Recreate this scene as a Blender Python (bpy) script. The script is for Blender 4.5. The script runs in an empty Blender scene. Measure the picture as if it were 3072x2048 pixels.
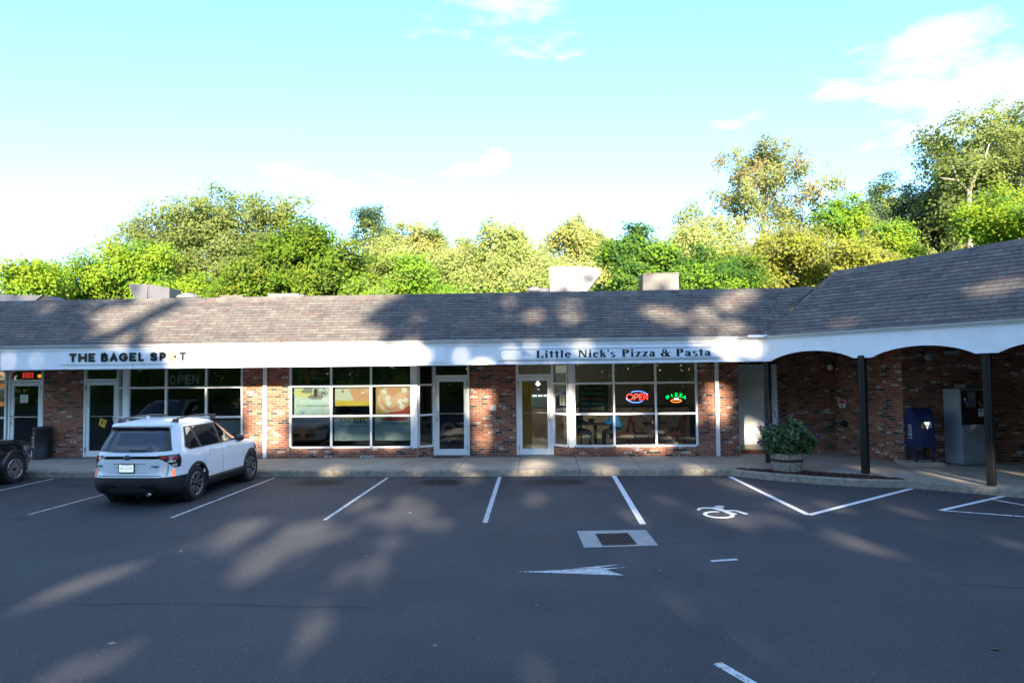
import bpy, bmesh, math, random
import numpy as np
from mathutils import Vector, Matrix, Euler

random.seed(7)
SC = bpy.context.scene
COL = SC.collection
R = math.radians

# ------------------------------------------------------------------ camera, sky, sun, exposure
YAW, PITCH, ROLL, EYE = R(-2.9076), R(2.3442), R(-0.6347), 2.58
fw = Vector((math.sin(YAW) * math.cos(PITCH), math.cos(YAW) * math.cos(PITCH), math.sin(PITCH)))
rt = Vector((math.cos(YAW), -math.sin(YAW), 0))
up = rt.cross(fw)
rt2 = rt * math.cos(ROLL) + up * math.sin(ROLL)
up2 = -rt * math.sin(ROLL) + up * math.cos(ROLL)
cam_d = bpy.data.cameras.new('camera')
cam_d.sensor_width, cam_d.lens, cam_d.clip_end, cam_d.clip_start = 36, 24, 3000, 0.05
cam = bpy.data.objects.new('camera', cam_d)
COL.objects.link(cam)
cam.matrix_world = Matrix(((rt2.x, up2.x, -fw.x, 0), (rt2.y, up2.y, -fw.y, 0), (rt2.z, up2.z, -fw.z, EYE), (0, 0, 0, 1)))
SC.camera = cam

TX, TZ = -0.10, 0.36                       # the sun's travel per metre of depth: (TX, 1, -TZ)
SUN_EL = math.atan(TZ / math.hypot(1, TX))
world = bpy.data.worlds.new('World')
SC.world = world
world.use_nodes = True
wt = world.node_tree
wt.nodes.clear()
def wn(t, **k):
    n = wt.nodes.new(t)
    for a, b in k.items(): setattr(n, a, b)
    return n
sky = wn('ShaderNodeTexSky', sky_type='NISHITA', sun_disc=False, sun_elevation=SUN_EL, sun_rotation=R(174.3), air_density=0.95, dust_density=0.3, ozone_density=3.0)
bg = wn('ShaderNodeBackground'); bg.inputs[1].default_value = 0.14
wo = wn('ShaderNodeOutputWorld')
tc = wn('ShaderNodeTexCoord')
mp = wn('ShaderNodeMapping'); mp.inputs['Scale'].default_value = (1.0, 1.0, 2.6); mp.inputs['Location'].default_value = (15.97, 26.03, 9.69)
nz = wn('ShaderNodeTexNoise'); nz.inputs['Scale'].default_value = 2.1; nz.inputs['Detail'].default_value = 9; nz.inputs['Roughness'].default_value = 0.58
rp = wn('ShaderNodeValToRGB'); rp.color_ramp.elements[0].position = 0.53; rp.color_ramp.elements[1].position = 0.86
mx = wn('ShaderNodeMix', data_type='RGBA'); mx.inputs[7].default_value = (4.2, 4.2, 4.3, 1)
wt.links.new(tc.outputs['Generated'], mp.inputs[0]); wt.links.new(mp.outputs[0], nz.inputs['Vector'])
wt.links.new(nz.outputs[0], rp.inputs[0]); wt.links.new(rp.outputs[0], mx.inputs[0])
dim = wn('ShaderNodeMix', data_type='RGBA', blend_type='MULTIPLY'); dim.inputs[0].default_value = 1; dim.inputs[7].default_value = (0.46, 0.55, 0.60, 1)
wt.links.new(sky.outputs[0], dim.inputs[6]); wt.links.new(dim.outputs[2], mx.inputs[6]); wt.links.new(mx.outputs[2], bg.inputs[0]); wt.links.new(bg.outputs[0], wo.inputs[0])
sun_d = bpy.data.lights.new('sun', 'SUN'); sun_d.energy = 2.8; sun_d.angle = R(0.8); sun_d.color = (1, 0.86, 0.66)
sun = bpy.data.objects.new('sun', sun_d); COL.objects.link(sun)
sun.rotation_euler = Vector((TX, 1, -TZ)).to_track_quat('-Z', 'Y').to_euler()
sun.location = (3, -30, 12)
SC.view_settings.view_transform = 'Standard'; SC.view_settings.look = 'None'
SC.view_settings.gamma = 1; SC.view_settings.use_curve_mapping = False
SC.view_settings.exposure = 2.82
SC.cycles.max_bounces = 8; SC.cycles.transparent_max_bounces = 24
SC.cycles.sample_clamp_indirect = 6

# ------------------------------------------------------------------ materials
MATS = {}
def mat(name, color, rough=0.6, metal=0.0, var=0.0, vscale=8.0, bump=0.0, bscale=60.0, spec=0.5, emit=None, es=0.0, coat=0.0, fleck=None, alpha_wear=None, trans=0.0, second=None, sscale=1.5):
    if name in MATS: return MATS[name]
    m = bpy.data.materials.new(name); m.use_nodes = True
    t = m.node_tree; b = t.nodes['Principled BSDF']
    c = (*color, 1)
    b.inputs['Base Color'].default_value = c; b.inputs['Roughness'].default_value = rough; b.inputs['Metallic'].default_value = metal
    b.inputs['Specular IOR Level'].default_value = spec
    if coat: b.inputs['Coat Weight'].default_value = coat; b.inputs['Coat Roughness'].default_value = 0.03
    if emit: b.inputs['Emission Color'].default_value = (*emit, 1); b.inputs['Emission Strength'].default_value = es
    N = t.nodes.new; L = t.links.new
    co = N('ShaderNodeTexCoord'); out = None
    geo = N('ShaderNodeNewGeometry')
    P = geo.outputs['Position']
    def noise(s, d=4, r=0.55):
        n = N('ShaderNodeTexNoise'); n.inputs['Scale'].default_value = s; n.inputs['Detail'].default_value = d; n.inputs['Roughness'].default_value = r
        L(P, n.inputs['Vector']); return n.outputs[0]
    def ramp(v, a, b2):
        r = N('ShaderNodeMapRange'); r.inputs[1].default_value = a; r.inputs[2].default_value = b2; L(v, r.inputs[0]); return r.outputs[0]
    cur = None
    def mixc(fac, col, prev):
        x = N('ShaderNodeMix'); x.data_type = 'RGBA'; L(fac, x.inputs[0])
        if prev is None: x.inputs[6].default_value = c
        else: L(prev, x.inputs[6])
        x.inputs[7].default_value = (*col, 1); return x.outputs[2]
    if second: cur = mixc(ramp(noise(sscale, 5), 0.42, 0.62), second, cur)
    if var:
        v = ramp(noise(vscale, 5), 0.3, 0.7)
        x = N('ShaderNodeHueSaturation'); 
        q = N('ShaderNodeMapRange'); q.inputs[3].default_value = 1 - var; q.inputs[4].default_value = 1 + var; L(v, q.inputs[0]); L(q.outputs[0], x.inputs['Value'])
        if cur is None: x.inputs['Color'].default_value = c
        else: L(cur, x.inputs['Color'])
        cur = x.outputs[0]
    if fleck: cur = mixc(ramp(noise(fleck[1], 6, 0.65), fleck[2], fleck[2] + 0.1), fleck[0], cur)
    if cur is not None: L(cur, b.inputs['Base Color'])
    if bump:
        bn = N('ShaderNodeBump'); bn.inputs['Strength'].default_value = bump; bn.inputs['Distance'].default_value = 0.01
        L(noise(bscale, 4), bn.inputs['Height']); L(bn.outputs[0], b.inputs['Normal'])
    if alpha_wear is not None: L(ramp(noise(alpha_wear[0], 8, 0.7), alpha_wear[1], alpha_wear[1] + 0.08), b.inputs['Alpha'])
    if trans:
        tr = N('ShaderNodeBsdfTranslucent'); tr.inputs[0].default_value = (*[min(1, k * 1.3) for k in color], 1)
        if cur is not None: L(cur, tr.inputs[0])
        ms = N('ShaderNodeMixShader'); ms.inputs[0].default_value = trans
        L(b.outputs[0], ms.inputs[1]); L(tr.outputs[0], ms.inputs[2]); L(ms.outputs[0], t.nodes['Material Output'].inputs[0])
    MATS[name] = m
    return m
def glass_mat(name, tint, refl=1.0):
    m = bpy.data.materials.new(name); m.use_nodes = True; t = m.node_tree; t.nodes.clear()
    o = t.nodes.new('ShaderNodeOutputMaterial'); a = t.nodes.new('ShaderNodeBsdfTransparent'); g = t.nodes.new('ShaderNodeBsdfGlossy')
    a.inputs[0].default_value = (*tint, 1); g.inputs['Roughness'].default_value = 0.0; g.inputs[0].default_value = (refl, refl, refl, 1)
    fz = t.nodes.new('ShaderNodeFresnel'); ge = t.nodes.new('ShaderNodeNewGeometry'); mr = t.nodes.new('ShaderNodeMapRange')
    mr.inputs[3].default_value = 1.58; mr.inputs[4].default_value = 1 / 1.58            # a thin sheet: the same reflection on entry and exit
    t.links.new(ge.outputs['Backfacing'], mr.inputs[0]); t.links.new(mr.outputs[0], fz.inputs[0])
    mm = t.nodes.new('ShaderNodeMixShader')
    t.links.new(fz.outputs[0], mm.inputs[0]); t.links.new(a.outputs[0], mm.inputs[1]); t.links.new(g.outputs[0], mm.inputs[2]); t.links.new(mm.outputs[0], o.inputs[0])
    MATS[name] = m
    return m

M_GLASS = glass_mat('shop_glass', (0.68, 0.72, 0.71))
M_WHITE = mat('white_aluminium', (0.80, 0.80, 0.80), 0.45, var=0.05, vscale=3)
M_FASCIA = mat('white_painted_board', (0.86, 0.87, 0.88), 0.6, fleck=((.66, .65, .62), 2.2, .66), var=0.05, vscale=2.5, bump=0.05, bscale=30)
M_BRICKS = [mat('red_brick', (0.26, 0.080, 0.045), 0.85, var=0.3, vscale=25, bump=0.4, bscale=90, fleck=((0.42, 0.36, 0.31), 9, 0.60)),
            mat('orange_brick', (0.34, 0.125, 0.065), 0.85, var=0.25, vscale=25, bump=0.4, bscale=90, fleck=((0.45, 0.38, 0.32), 9, 0.62)),
            mat('brown_brick', (0.15, 0.060, 0.040), 0.85, var=0.3, vscale=25, bump=0.4, bscale=90, fleck=((0.36, 0.32, 0.28), 9, 0.62)),
            mat('dark_brick', (0.045, 0.034, 0.034), 0.85, var=0.3, vscale=25, bump=0.4, bscale=90, fleck=((0.2, 0.18, 0.17), 9, 0.63)),
            mat('whitewashed_brick', (0.27, 0.14, 0.10), 0.85, var=0.2, vscale=25, bump=0.4, bscale=90, fleck=((0.55, 0.5, 0.46), 11, 0.47))]
M_MORTAR = mat('mortar', (0.36, 0.30, 0.25), 0.95, var=0.2, vscale=6, bump=0.4, bscale=80)
M_SHINGLES = [mat('grey_shingle', (0.112, 0.100, 0.092), 0.9, var=0.22, vscale=6, bump=0.5, bscale=250),
              mat('tan_shingle', (0.130, 0.115, 0.102), 0.9, var=0.2, vscale=6, bump=0.5, bscale=250),
              mat('dark_shingle', (0.094, 0.084, 0.079), 0.9, var=0.25, vscale=6, bump=0.5, bscale=250),
              mat('reddish_shingle', (0.120, 0.092, 0.083), 0.9, var=0.2, vscale=6, bump=0.5, bscale=250),
              mat('pale_shingle', (0.142, 0.129, 0.113), 0.9, var=0.2, vscale=6, bump=0.5, bscale=250)]
M_UNDER = mat('roof_felt', (0.035, 0.033, 0.033), 0.95)
M_CONC = mat('sidewalk_concrete', (0.34, 0.295, 0.235), 0.9, var=0.18, vscale=1.6, bump=0.35, bscale=70, fleck=((0.22, 0.2, 0.18), 3.2, 0.62))
M_KERB = mat('kerb_concrete', (0.27, 0.235, 0.18), 0.92, var=0.3, vscale=9, bump=0.8, bscale=35, fleck=((0.11, 0.10, 0.09), 14, 0.58))
M_BLACK = mat('black_plastic', (0.018, 0.018, 0.02), 0.5)
M_DARK = mat('dark_interior', (0.03, 0.028, 0.027), 0.9)
M_COL = mat('black_painted_column', (0.008, 0.007, 0.008), 0.45, spec=.3)
M_METAL = mat('galvanised_metal', (0.145, 0.145, 0.16), 0.45, 0.5, var=0.12, vscale=1.6)
M_CHROME = mat('bright_metal', (0.65, 0.65, 0.66), 0.22, 1.0)

# ------------------------------------------------------------------ mesh helpers
class MB:
    def __init__(s): s.v = []; s.f = []; s.m = []; s.sm = []
    def face(s, pts, mi=0, smooth=False):
        b = len(s.v); s.v += [tuple(p) for p in pts]; s.f.append(tuple(range(b, b + len(pts)))); s.m.append(mi); s.sm.append(smooth)
    def grid(s, rows, mi=0, smooth=True, closed=False, flip=False):
        b = len(s.v); n = len(rows[0])
        for r in rows: s.v += [tuple(p) for p in r]
        for i in range(len(rows) - 1):
            for j in range(n if closed else n - 1):
                k = (j + 1) % n
                q = (b + i * n + j, b + i * n + k, b + (i + 1) * n + k, b + (i + 1) * n + j)
                s.f.append(q[::-1] if flip else q); s.m.append(mi); s.sm.append(smooth)
    def box(s, lo, hi, mi=0, M=None):
        x0, y0, z0 = lo; x1, y1, z1 = hi
        P = [(x0, y0, z0), (x1, y0, z0), (x1, y1, z0), (x0, y1, z0), (x0, y0, z1), (x1, y0, z1), (x1, y1, z1), (x0, y1, z1)]
        if M is not None: P = [tuple(M @ Vector(p)) for p in P]
        b = len(s.v); s.v += P
        for q in ((0, 3, 2, 1), (4, 5, 6, 7), (0, 1, 5, 4), (1, 2, 6, 5), (2, 3, 7, 6), (3, 0, 4, 7)):
            s.f.append(tuple(b + i for i in q)); s.m.append(mi); s.sm.append(False)
    def prism(s, poly, d, mi=0, cap0=True):          # poly: 3-D points of one cap, d: extrusion vector
        n = len(poly); b = len(s.v)
        s.v += [tuple(p) for p in poly] + [tuple(Vector(p) + Vector(d)) for p in poly]
        if cap0: s.f.append(tuple(range(b + n - 1, b - 1, -1))); s.m.append(mi); s.sm.append(False)
        s.f.append(tuple(range(b + n, b + 2 * n))); s.m.append(mi); s.sm.append(False)
        for i in range(n):
            j = (i + 1) % n
            s.f.append((b + i, b + j, b + n + j, b + n + i)); s.m.append(mi); s.sm.append(False)
    def tube(s, pts, rad, n=8, mi=0, cap=True, smooth=True):
        pts = [Vector(p) for p in pts]; rows = []
        if not hasattr(rad, '__len__'): rad = [rad] * len(pts)
        ref = None
        for i, p in enumerate(pts):
            d = (pts[min(i + 1, len(pts) - 1)] - pts[max(i - 1, 0)])
            d = d.normalized() if d.length > 1e-9 else Vector((0, 0, 1))
            if ref is None: ref = Vector((1, 0, 0)) if abs(d.x) < 0.8 else Vector((0, 1, 0))
            u = d.cross(ref)
            if u.length < 1e-4: u = d.orthogonal()
            u.normalize(); w = d.cross(u); ref = u.cross(d)
            rows.append([p + (u * math.cos(a) + w * math.sin(a)) * rad[i] for a in [2 * math.pi * k / n for k in range(n)]])
        s.grid(rows, mi, smooth, True)
        if cap: s.face(rows[0], mi); s.face(rows[-1][::-1], mi)
    def lathe(s, prof, c, axis='z', n=24, mi=0, smooth=True, cap=True, mis=None):
        rows = []
        for r, h in prof:
            row = []
            for k in range(n):
                a = 2 * math.pi * k / n
                if axis == 'z': row.append((c[0] + r * math.cos(a), c[1] + r * math.sin(a), c[2] + h))
                elif axis == 'x': row.append((c[0] + h, c[1] + r * math.cos(a), c[2] + r * math.sin(a)))
                else: row.append((c[0] + r * math.cos(a), c[1] + h, c[2] + r * math.sin(a)))
            rows.append(row)
        for i in range(len(rows) - 1): s.grid(rows[i:i + 2], mi if mis is None else mis[i], smooth, True)
        if cap:
            if prof[0][0] > 1e-4: s.face(rows[0][::-1], mi)
            if prof[-1][0] > 1e-4: s.face(rows[-1], mi)
    def build(s, name, mats, parent=None, M=None, fix=True):
        me = bpy.data.meshes.new(name)
        me.from_pydata(s.v, [], s.f)
        for m in (mats if isinstance(mats, (list, tuple)) else [mats]): me.materials.append(m)
        me.polygons.foreach_set('material_index', s.m); me.polygons.foreach_set('use_smooth', s.sm)
        if fix and len(s.f) < 6000:
            bm = bmesh.new(); bm.from_mesh(me); bmesh.ops.remove_doubles(bm, verts=bm.verts, dist=2e-5)
            bmesh.ops.recalc_face_normals(bm, faces=bm.faces); bm.to_mesh(me); bm.free()
        me.update()
        return link(name, me, parent, M)
def link(name, data, parent=None, M=None):
    o = bpy.data.objects.new(name, data); COL.objects.link(o)
    if parent is not None: o.parent = parent
    if M is not None: o.matrix_local = M
    return o
def tag(o, label=None, cat=None, group=None, kind=None):
    for k, v in (('label', label), ('category', cat), ('group', group), ('kind', kind)):
        if v: o[k] = v
    return o
def empty(name, loc=(0, 0, 0), label=None, cat=None, group=None, rz=0.0):
    o = bpy.data.objects.new(name, None); COL.objects.link(o); o.location = loc; o.rotation_euler = (0, 0, rz); o.empty_display_size = 0.2
    return tag(o, label, cat, group)
def bx(name, lo, hi, m, parent=None, M=None):
    b = MB(); b.box(lo, hi); return b.build(name, m, parent, M)
def soften(o, w=0.01, seg=2):
    md = o.modifiers.new('bevel', 'BEVEL'); md.width = w; md.segments = seg; md.limit_method = 'ANGLE'; md.angle_limit = R(40)
    return o
def copy_tree(o, parent=None):
    c = o.copy(); COL.objects.link(c); c.parent = parent
    for ch in [x for x in bpy.data.objects if x.parent == o]: copy_tree(ch, c)
    return c
def clip(poly, half):                                   # poly [(u,v)], keep a*u+b*v <= c
    a, b, c = half; out = []
    for i in range(len(poly)):
        p, q = poly[i], poly[(i + 1) % len(poly)]
        dp, dq = a * p[0] + b * p[1] - c, a * q[0] + b * q[1] - c
        if dp <= 0: out.append(p)
        if dp * dq < 0:
            t = dp / (dp - dq); out.append((p[0] + (q[0] - p[0]) * t, p[1] + (q[1] - p[1]) * t))
    return out
def halves(poly):                                       # convex counter-clockwise polygon to half planes
    h = []
    for i in range(len(poly)):
        p, q = poly[i], poly[(i + 1) % len(poly)]
        a, b = q[1] - p[1], -(q[0] - p[0]); h.append((a, b, a * p[0] + b * p[1]))
    return h

# ------------------------------------------------------------------ lettering: strokes on a unit cell
def arc(cx, cy, rx, ry, a0, a1, n=14): return [(cx + rx * math.cos(R(a0 + (a1 - a0) * i / n)), cy + ry * math.sin(R(a0 + (a1 - a0) * i / n))) for i in range(n + 1)]
GLYPH = {
 'T': [[(0, 1), (1, 1)], [(.5, 1), (.5, 0)]], 'H': [[(0, 0), (0, 1)], [(1, 0), (1, 1)], [(0, .5), (1, .5)]],
 'E': [[(1, 1), (0, 1), (0, 0), (1, 0)], [(0, .5), (.8, .5)]], 'L': [[(0, 1), (0, 0), (1, 0)]],
 'B': [[(0, 0), (0, 1), (.5, 1)] + arc(.5, .76, .4, .24, 90, -90) + [(0, .52)], [(.5, .52)] + arc(.55, .26, .45, .26, 90, -90) + [(0, 0)]],
 'A': [[(0, 0), (.5, 1), (1, 0)], [(.2, .33), (.8, .33)]],
 'G': [arc(.52, .5, .52, .5, 45, 320) + [(1, .45), (.6, .45)]], 'O': [arc(.5, .5, .5, .5, 0, 360, 28)],
 'S': [arc(.5, .75, .46, .25, 25, 270) + arc(.5, .25, .48, .25, 90, -155)],
 'P': [[(0, 0), (0, 1), (.5, 1)] + arc(.5, .72, .5, .28, 90, -90) + [(0, .44)]],
 'N': [[(0, 0), (0, 1), (1, 0), (1, 1)]], 'I': [[(.5, 0), (.5, 1)]], 'Z': [[(0, 1), (1, 1), (0, 0), (1, 0)]],
}
def stroke(mb, pts, w, at, mi=0, round_cap=True, depth=None):   # a band of width w along pts; at(x, z, k) places it
    pts = [Vector((p[0], p[1])) for p in pts]
    n = len(pts); Lp, Rp = [], []
    for i in range(n):
        d1 = (pts[i] - pts[i - 1]).normalized() if i else (pts[1] - pts[0]).normalized()
        d2 = (pts[i + 1] - pts[i]).normalized() if i < n - 1 else d1
        t = d1 + d2
        t = t.normalized() if t.length > 1e-3 else d1
        nn = Vector((-t.y, t.x)); sc = 1 / max(0.6, abs(nn.dot(Vector((-d1.y, d1.x)))))
        ww = (w[i] if hasattr(w, '__len__') else w) / 2 * sc
        Lp.append(pts[i] + nn * ww); Rp.append(pts[i] - nn * ww)
    for i in range(n - 1): mb.face([at(*Rp[i]), at(*Rp[i + 1]), at(*Lp[i + 1]), at(*Lp[i])], mi)
    if round_cap:
        for p, q in ((pts[0], pts[1]), (pts[-1], pts[-2])):
            ww = (w[0] if p is pts[0] else w[-1]) / 2 if hasattr(w, '__len__') else w / 2
            a = math.atan2(p.y - q.y, p.x - q.x)
            mb.face([at(p.x + ww * math.cos(a + k), p.y + ww * math.sin(a + k)) for k in [math.pi * (j / 6 - .5) for j in range(7)]], mi)
_txt = {}
def text_mesh(s, size, bold=0.0):                       # plain sans lettering from the built-in face, centred, in the x-z plane
    cu = bpy.data.curves.new('lettering', 'FONT'); cu.body = s; cu.size = size; cu.align_x = 'CENTER'; cu.resolution_u = 2; cu.offset = bold
    ob = bpy.data.objects.new('lettering', cu); COL.objects.link(ob)
    dg = bpy.context.evaluated_depsgraph_get(); me = bpy.data.meshes.new_from_object(ob.evaluated_get(dg))
    bpy.data.objects.remove(ob); bpy.data.curves.remove(cu)
    return me
def text(name, s, size, loc, m, parent, bold=0.0, width=None, rz=0.0):
    me = text_mesh(s, size, bold)
    xs = [v.co.x for v in me.vertices]
    k = width / (max(xs) - min(xs)) if width else 1.0
    for v in me.vertices: v.co = Vector((v.co.x * k, 0, v.co.y))
    me.materials.clear(); me.materials.append(m)
    o = link(name, me, parent); o.location = loc; o.rotation_euler = (0, 0, rz)
    return o

# ================================================================== THE SETTING
ground = MB(); ground.face([(-400, -300, -0.03), (400, -300, -0.03), (400, 500, -0.03), (-400, 500, -0.03)])
tag(ground.build('ground', mat('grass_ground', (0.05, 0.075, 0.02), 0.95, var=0.4, vscale=1.5)), kind='structure')
verge = MB()
verge.face([(-60, -60, 1.6), (60, -60, 1.6), (60, -18, 0.9), (-60, -18, 0.9)]); verge.face([(-60, -18, 0.9), (60, -18, 0.9), (60, -9.5, -0.01), (-60, -9.5, -0.01)])
tag(verge.build('grass_verge', mat('verge_grass', (0.07, 0.11, 0.022), 0.95, var=0.4, vscale=2)), kind='structure')

def asphalt():
    m = bpy.data.materials.new('asphalt'); m.use_nodes = True; t = m.node_tree; b = t.nodes['Principled BSDF']
    N = t.nodes.new; L = t.links.new
    P = N('ShaderNodeNewGeometry').outputs['Position']
    def noise(s, d, r=0.6):
        n = N('ShaderNodeTexNoise'); n.inputs['Scale'].default_value = s; n.inputs['Detail'].default_value = d; n.inputs['Roughness'].default_value = r; L(P, n.inputs['Vector']); return n.outputs[0]
    def rampc(v, a, ca, bb, cb):
        r = N('ShaderNodeValToRGB'); r.color_ramp.elements[0].position = a; r.color_ramp.elements[0].color = (*ca, 1); r.color_ramp.elements[1].position = bb; r.color_ramp.elements[1].color = (*cb, 1); L(v, r.inputs[0]); return r.outputs[0]
    def mul(a, c, blend='MULTIPLY', f=1.0):
        x = N('ShaderNodeMix'); x.data_type = 'RGBA'; x.blend_type = blend; x.inputs[0].default_value = f; L(a, x.inputs[6]); L(c, x.inputs[7]); return x.outputs[2]
    c = rampc(noise(0.55, 5), 0.32, (0.037, 0.038, 0.042), 0.68, (0.054, 0.054, 0.058))
    c = mul(c, rampc(noise(85, 3, 0.8), 0.3, (0.35, 0.35, 0.35), 0.7, (1.75, 1.75, 1.75)))
    c = mul(c, rampc(noise(26, 3, 0.7), 0.3, (0.85, 0.85, 0.85), 0.7, (1.15, 1.15, 1.15)))
    v = N('ShaderNodeTexVoronoi'); v.inputs['Scale'].default_value = 34; L(P, v.inputs['Vector'])
    sp = N('ShaderNodeMapRange'); sp.inputs[1].default_value = 0.24; sp.inputs[2].default_value = 0.10; L(v.outputs['Distance'], sp.inputs[0])
    v2 = N('ShaderNodeMath'); v2.operation = 'GREATER_THAN'; v2.inputs[1].default_value = 0.84
    sep = N('ShaderNodeSeparateColor'); L(v.outputs['Color'], sep.inputs[0]); L(sep.outputs[0], v2.inputs[0])
    ml = N('ShaderNodeMath'); ml.operation = 'MULTIPLY'; L(sp.outputs[0], ml.inputs[0]); L(v2.outputs[0], ml.inputs[1])
    x = N('ShaderNodeMix'); x.data_type = 'RGBA'; L(ml.outputs[0], x.inputs[0]); L(c, x.inputs[6]); x.inputs[7].default_value = (0.24, 0.24, 0.235, 1); c = x.outputs[2]
    # oil stains left where engines stand at the kerb
    wob = noise(3.5, 4)
    for sx, sy, rx, ry, k in ((-5.35, 15.75, 1.0, .75, .97), (-2.5, 15.75, 1.0, .7, .97), (0.15, 15.75, 1.05, .75, .97), (-10.9, 15.4, .6, .4, .4), (-9.5, 11.9, .7, .35, .3), (2.9, 14.6, .5, .3, .3), (-5.6, 15.75, .35, .5, .3)):
        mpn = N('ShaderNodeMapping'); mpn.vector_type = 'TEXTURE'; mpn.inputs['Location'].default_value = (sx, sy, 0); mpn.inputs['Scale'].default_value = (rx, ry, 1); L(P, mpn.inputs[0])
        ln = N('ShaderNodeVectorMath'); ln.operation = 'LENGTH'; L(mpn.outputs[0], ln.inputs[0])
        ad = N('ShaderNodeMath'); ad.operation = 'ADD'; L(ln.outputs['Value'], ad.inputs[0]); L(wob, ad.inputs[1])
        mr = N('ShaderNodeMapRange'); mr.inputs[1].default_value = 1.3; mr.inputs[2].default_value = 0.85; mr.inputs[4].default_value = k; L(ad.outputs[0], mr.inputs[0])
        x = N('ShaderNodeMix'); x.data_type = 'RGBA'; L(mr.outputs[0], x.inputs[0]); L(c, x.inputs[6]); x.inputs[7].default_value = (0.006, 0.006, 0.006, 1); c = x.outputs[2]
    L(c, b.inputs['Base Color']); b.inputs['Roughness'].default_value = 0.78; b.inputs['Specular IOR Level'].default_value = 0.35
    bn = N('ShaderNodeBump'); bn.inputs['Strength'].default_value = 0.7; bn.inputs['Distance'].default_value = 0.006; L(noise(140, 3, 0.7), bn.inputs['Height']); L(bn.outputs[0], b.inputs['Normal'])
    return m
lot = MB(); lot.face([(-60, -9, 0), (60, -9, 0), (60, 17.2, 0), (-60, 17.2, 0)])
LOT = tag(lot.build('parking_lot', asphalt()), kind='structure')
M_PAINT = mat('worn_white_paint', (0.62, 0.62, 0.61), 0.75, var=0.15, vscale=10, alpha_wear=(26, 0.41))
M_PAINT2 = mat('fresh_white_paint', (0.66, 0.66, 0.65), 0.7, var=0.12, vscale=10, alpha_wear=(45, 0.33))
M_PAINT3 = mat('faded_white_paint', (0.55, 0.55, 0.55), 0.75, var=0.15, vscale=10, alpha_wear=(30, 0.39))
def line(a, b, w, m, z=0.004, name='stall_line'):
    a, b = Vector(a), Vector(b); d = (b - a).normalized(); n = Vector((-d.y, d.x)) * w / 2
    mb = MB(); k = max(1, int((b - a).length / 0.6))
    for i in range(k):
        p, q = a.lerp(b, i / k), a.lerp(b, (i + 1) / k)
        mb.face([(*(p + n), z), (*(p - n), z), (*(q - n), z), (*(q + n), z)])
    return mb.build(name, m, LOT)
line((-12.25, 16.45), (-12.3, 12.3), .065, M_PAINT)
line((-9.45, 16.45), (-9.6, 12.25), .05, M_PAINT3)
line((-6.68, 16.48), (-6.74, 12.0), .06, M_PAINT)
line((-3.88, 16.43), (-3.90, 11.8), .07, M_PAINT)
line((-1.17, 16.51), (-1.08, 11.6), .085, M_PAINT)
line((1.57, 16.75), (1.55, 11.5), .105, M_PAINT2)
line((4.27, 16.45), (4.50, 12.23), .105, M_PAINT2)
line((4.50, 12.19), (7.56, 14.76), .105, M_PAINT2, 0.008)
line((8.98, 14.0), (6.93, 12.58), .09, M_PAINT2)
line((6.95, 12.56), (8.7, 11.72), .075, M_PAINT, 0.008)
line((8.42, 13.56), (9.5, 10.9), .085, M_PAINT, 0.012)
arrow = MB()
for q in ([(-.42, 8.82), (.92, 8.68), (.72, 8.92), (.30, 8.90)], [(-.1, 8.86), (.30, 8.905), (.72, 8.925), (1.0, 9.04), (.80, 9.0), (.5, 8.97)], [(.30, 8.965), (.62, 8.995), (.96, 9.18), (.84, 9.14)]):
    arrow.face([(*p, .004) for p in q])
arrow.build('direction_arrow', M_PAINT3, LOT)
line((2.15, 9.33), (2.52, 9.42), .08, M_PAINT3, name='stall_line')
line((1.45, 6.15), (1.72, 5.6), .09, M_PAINT3, name='stall_line')
# wheelchair symbol
isa = MB()
def isa_at(x, y): return (2.68 + .78 * x, 11.93 + 1.05 * y, isa_at.z)
isa_at.z = .004; stroke(isa, arc(.37, .29, .30, .235, 80, 395, 26), .085, isa_at)
isa_at.z = .006; stroke(isa, [(.46, .80), (.58, .62), (.63, .46), (.74, .36)], [.15, .15, .13, .12], isa_at)
isa_at.z = .008; stroke(isa, [(.03, .66), (.10, .79), (.22, .83), (.42, .81), (.58, .76)], [.07, .09, .09, .10, .12], isa_at)
isa_at.z = .010; stroke(isa, [(.58, .55), (.78, .60), (.87, .56), (.97, .34)], [.10, .09, .11, .13], isa_at)
isa_at.z = .012; isa.face([isa_at(.60 + .12 * math.cos(a), .92 + .075 * math.sin(a)) for a in [k * math.pi / 8 for k in range(16)]])
isa.build('wheelchair_symbol', M_PAINT2, LOT)

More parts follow.
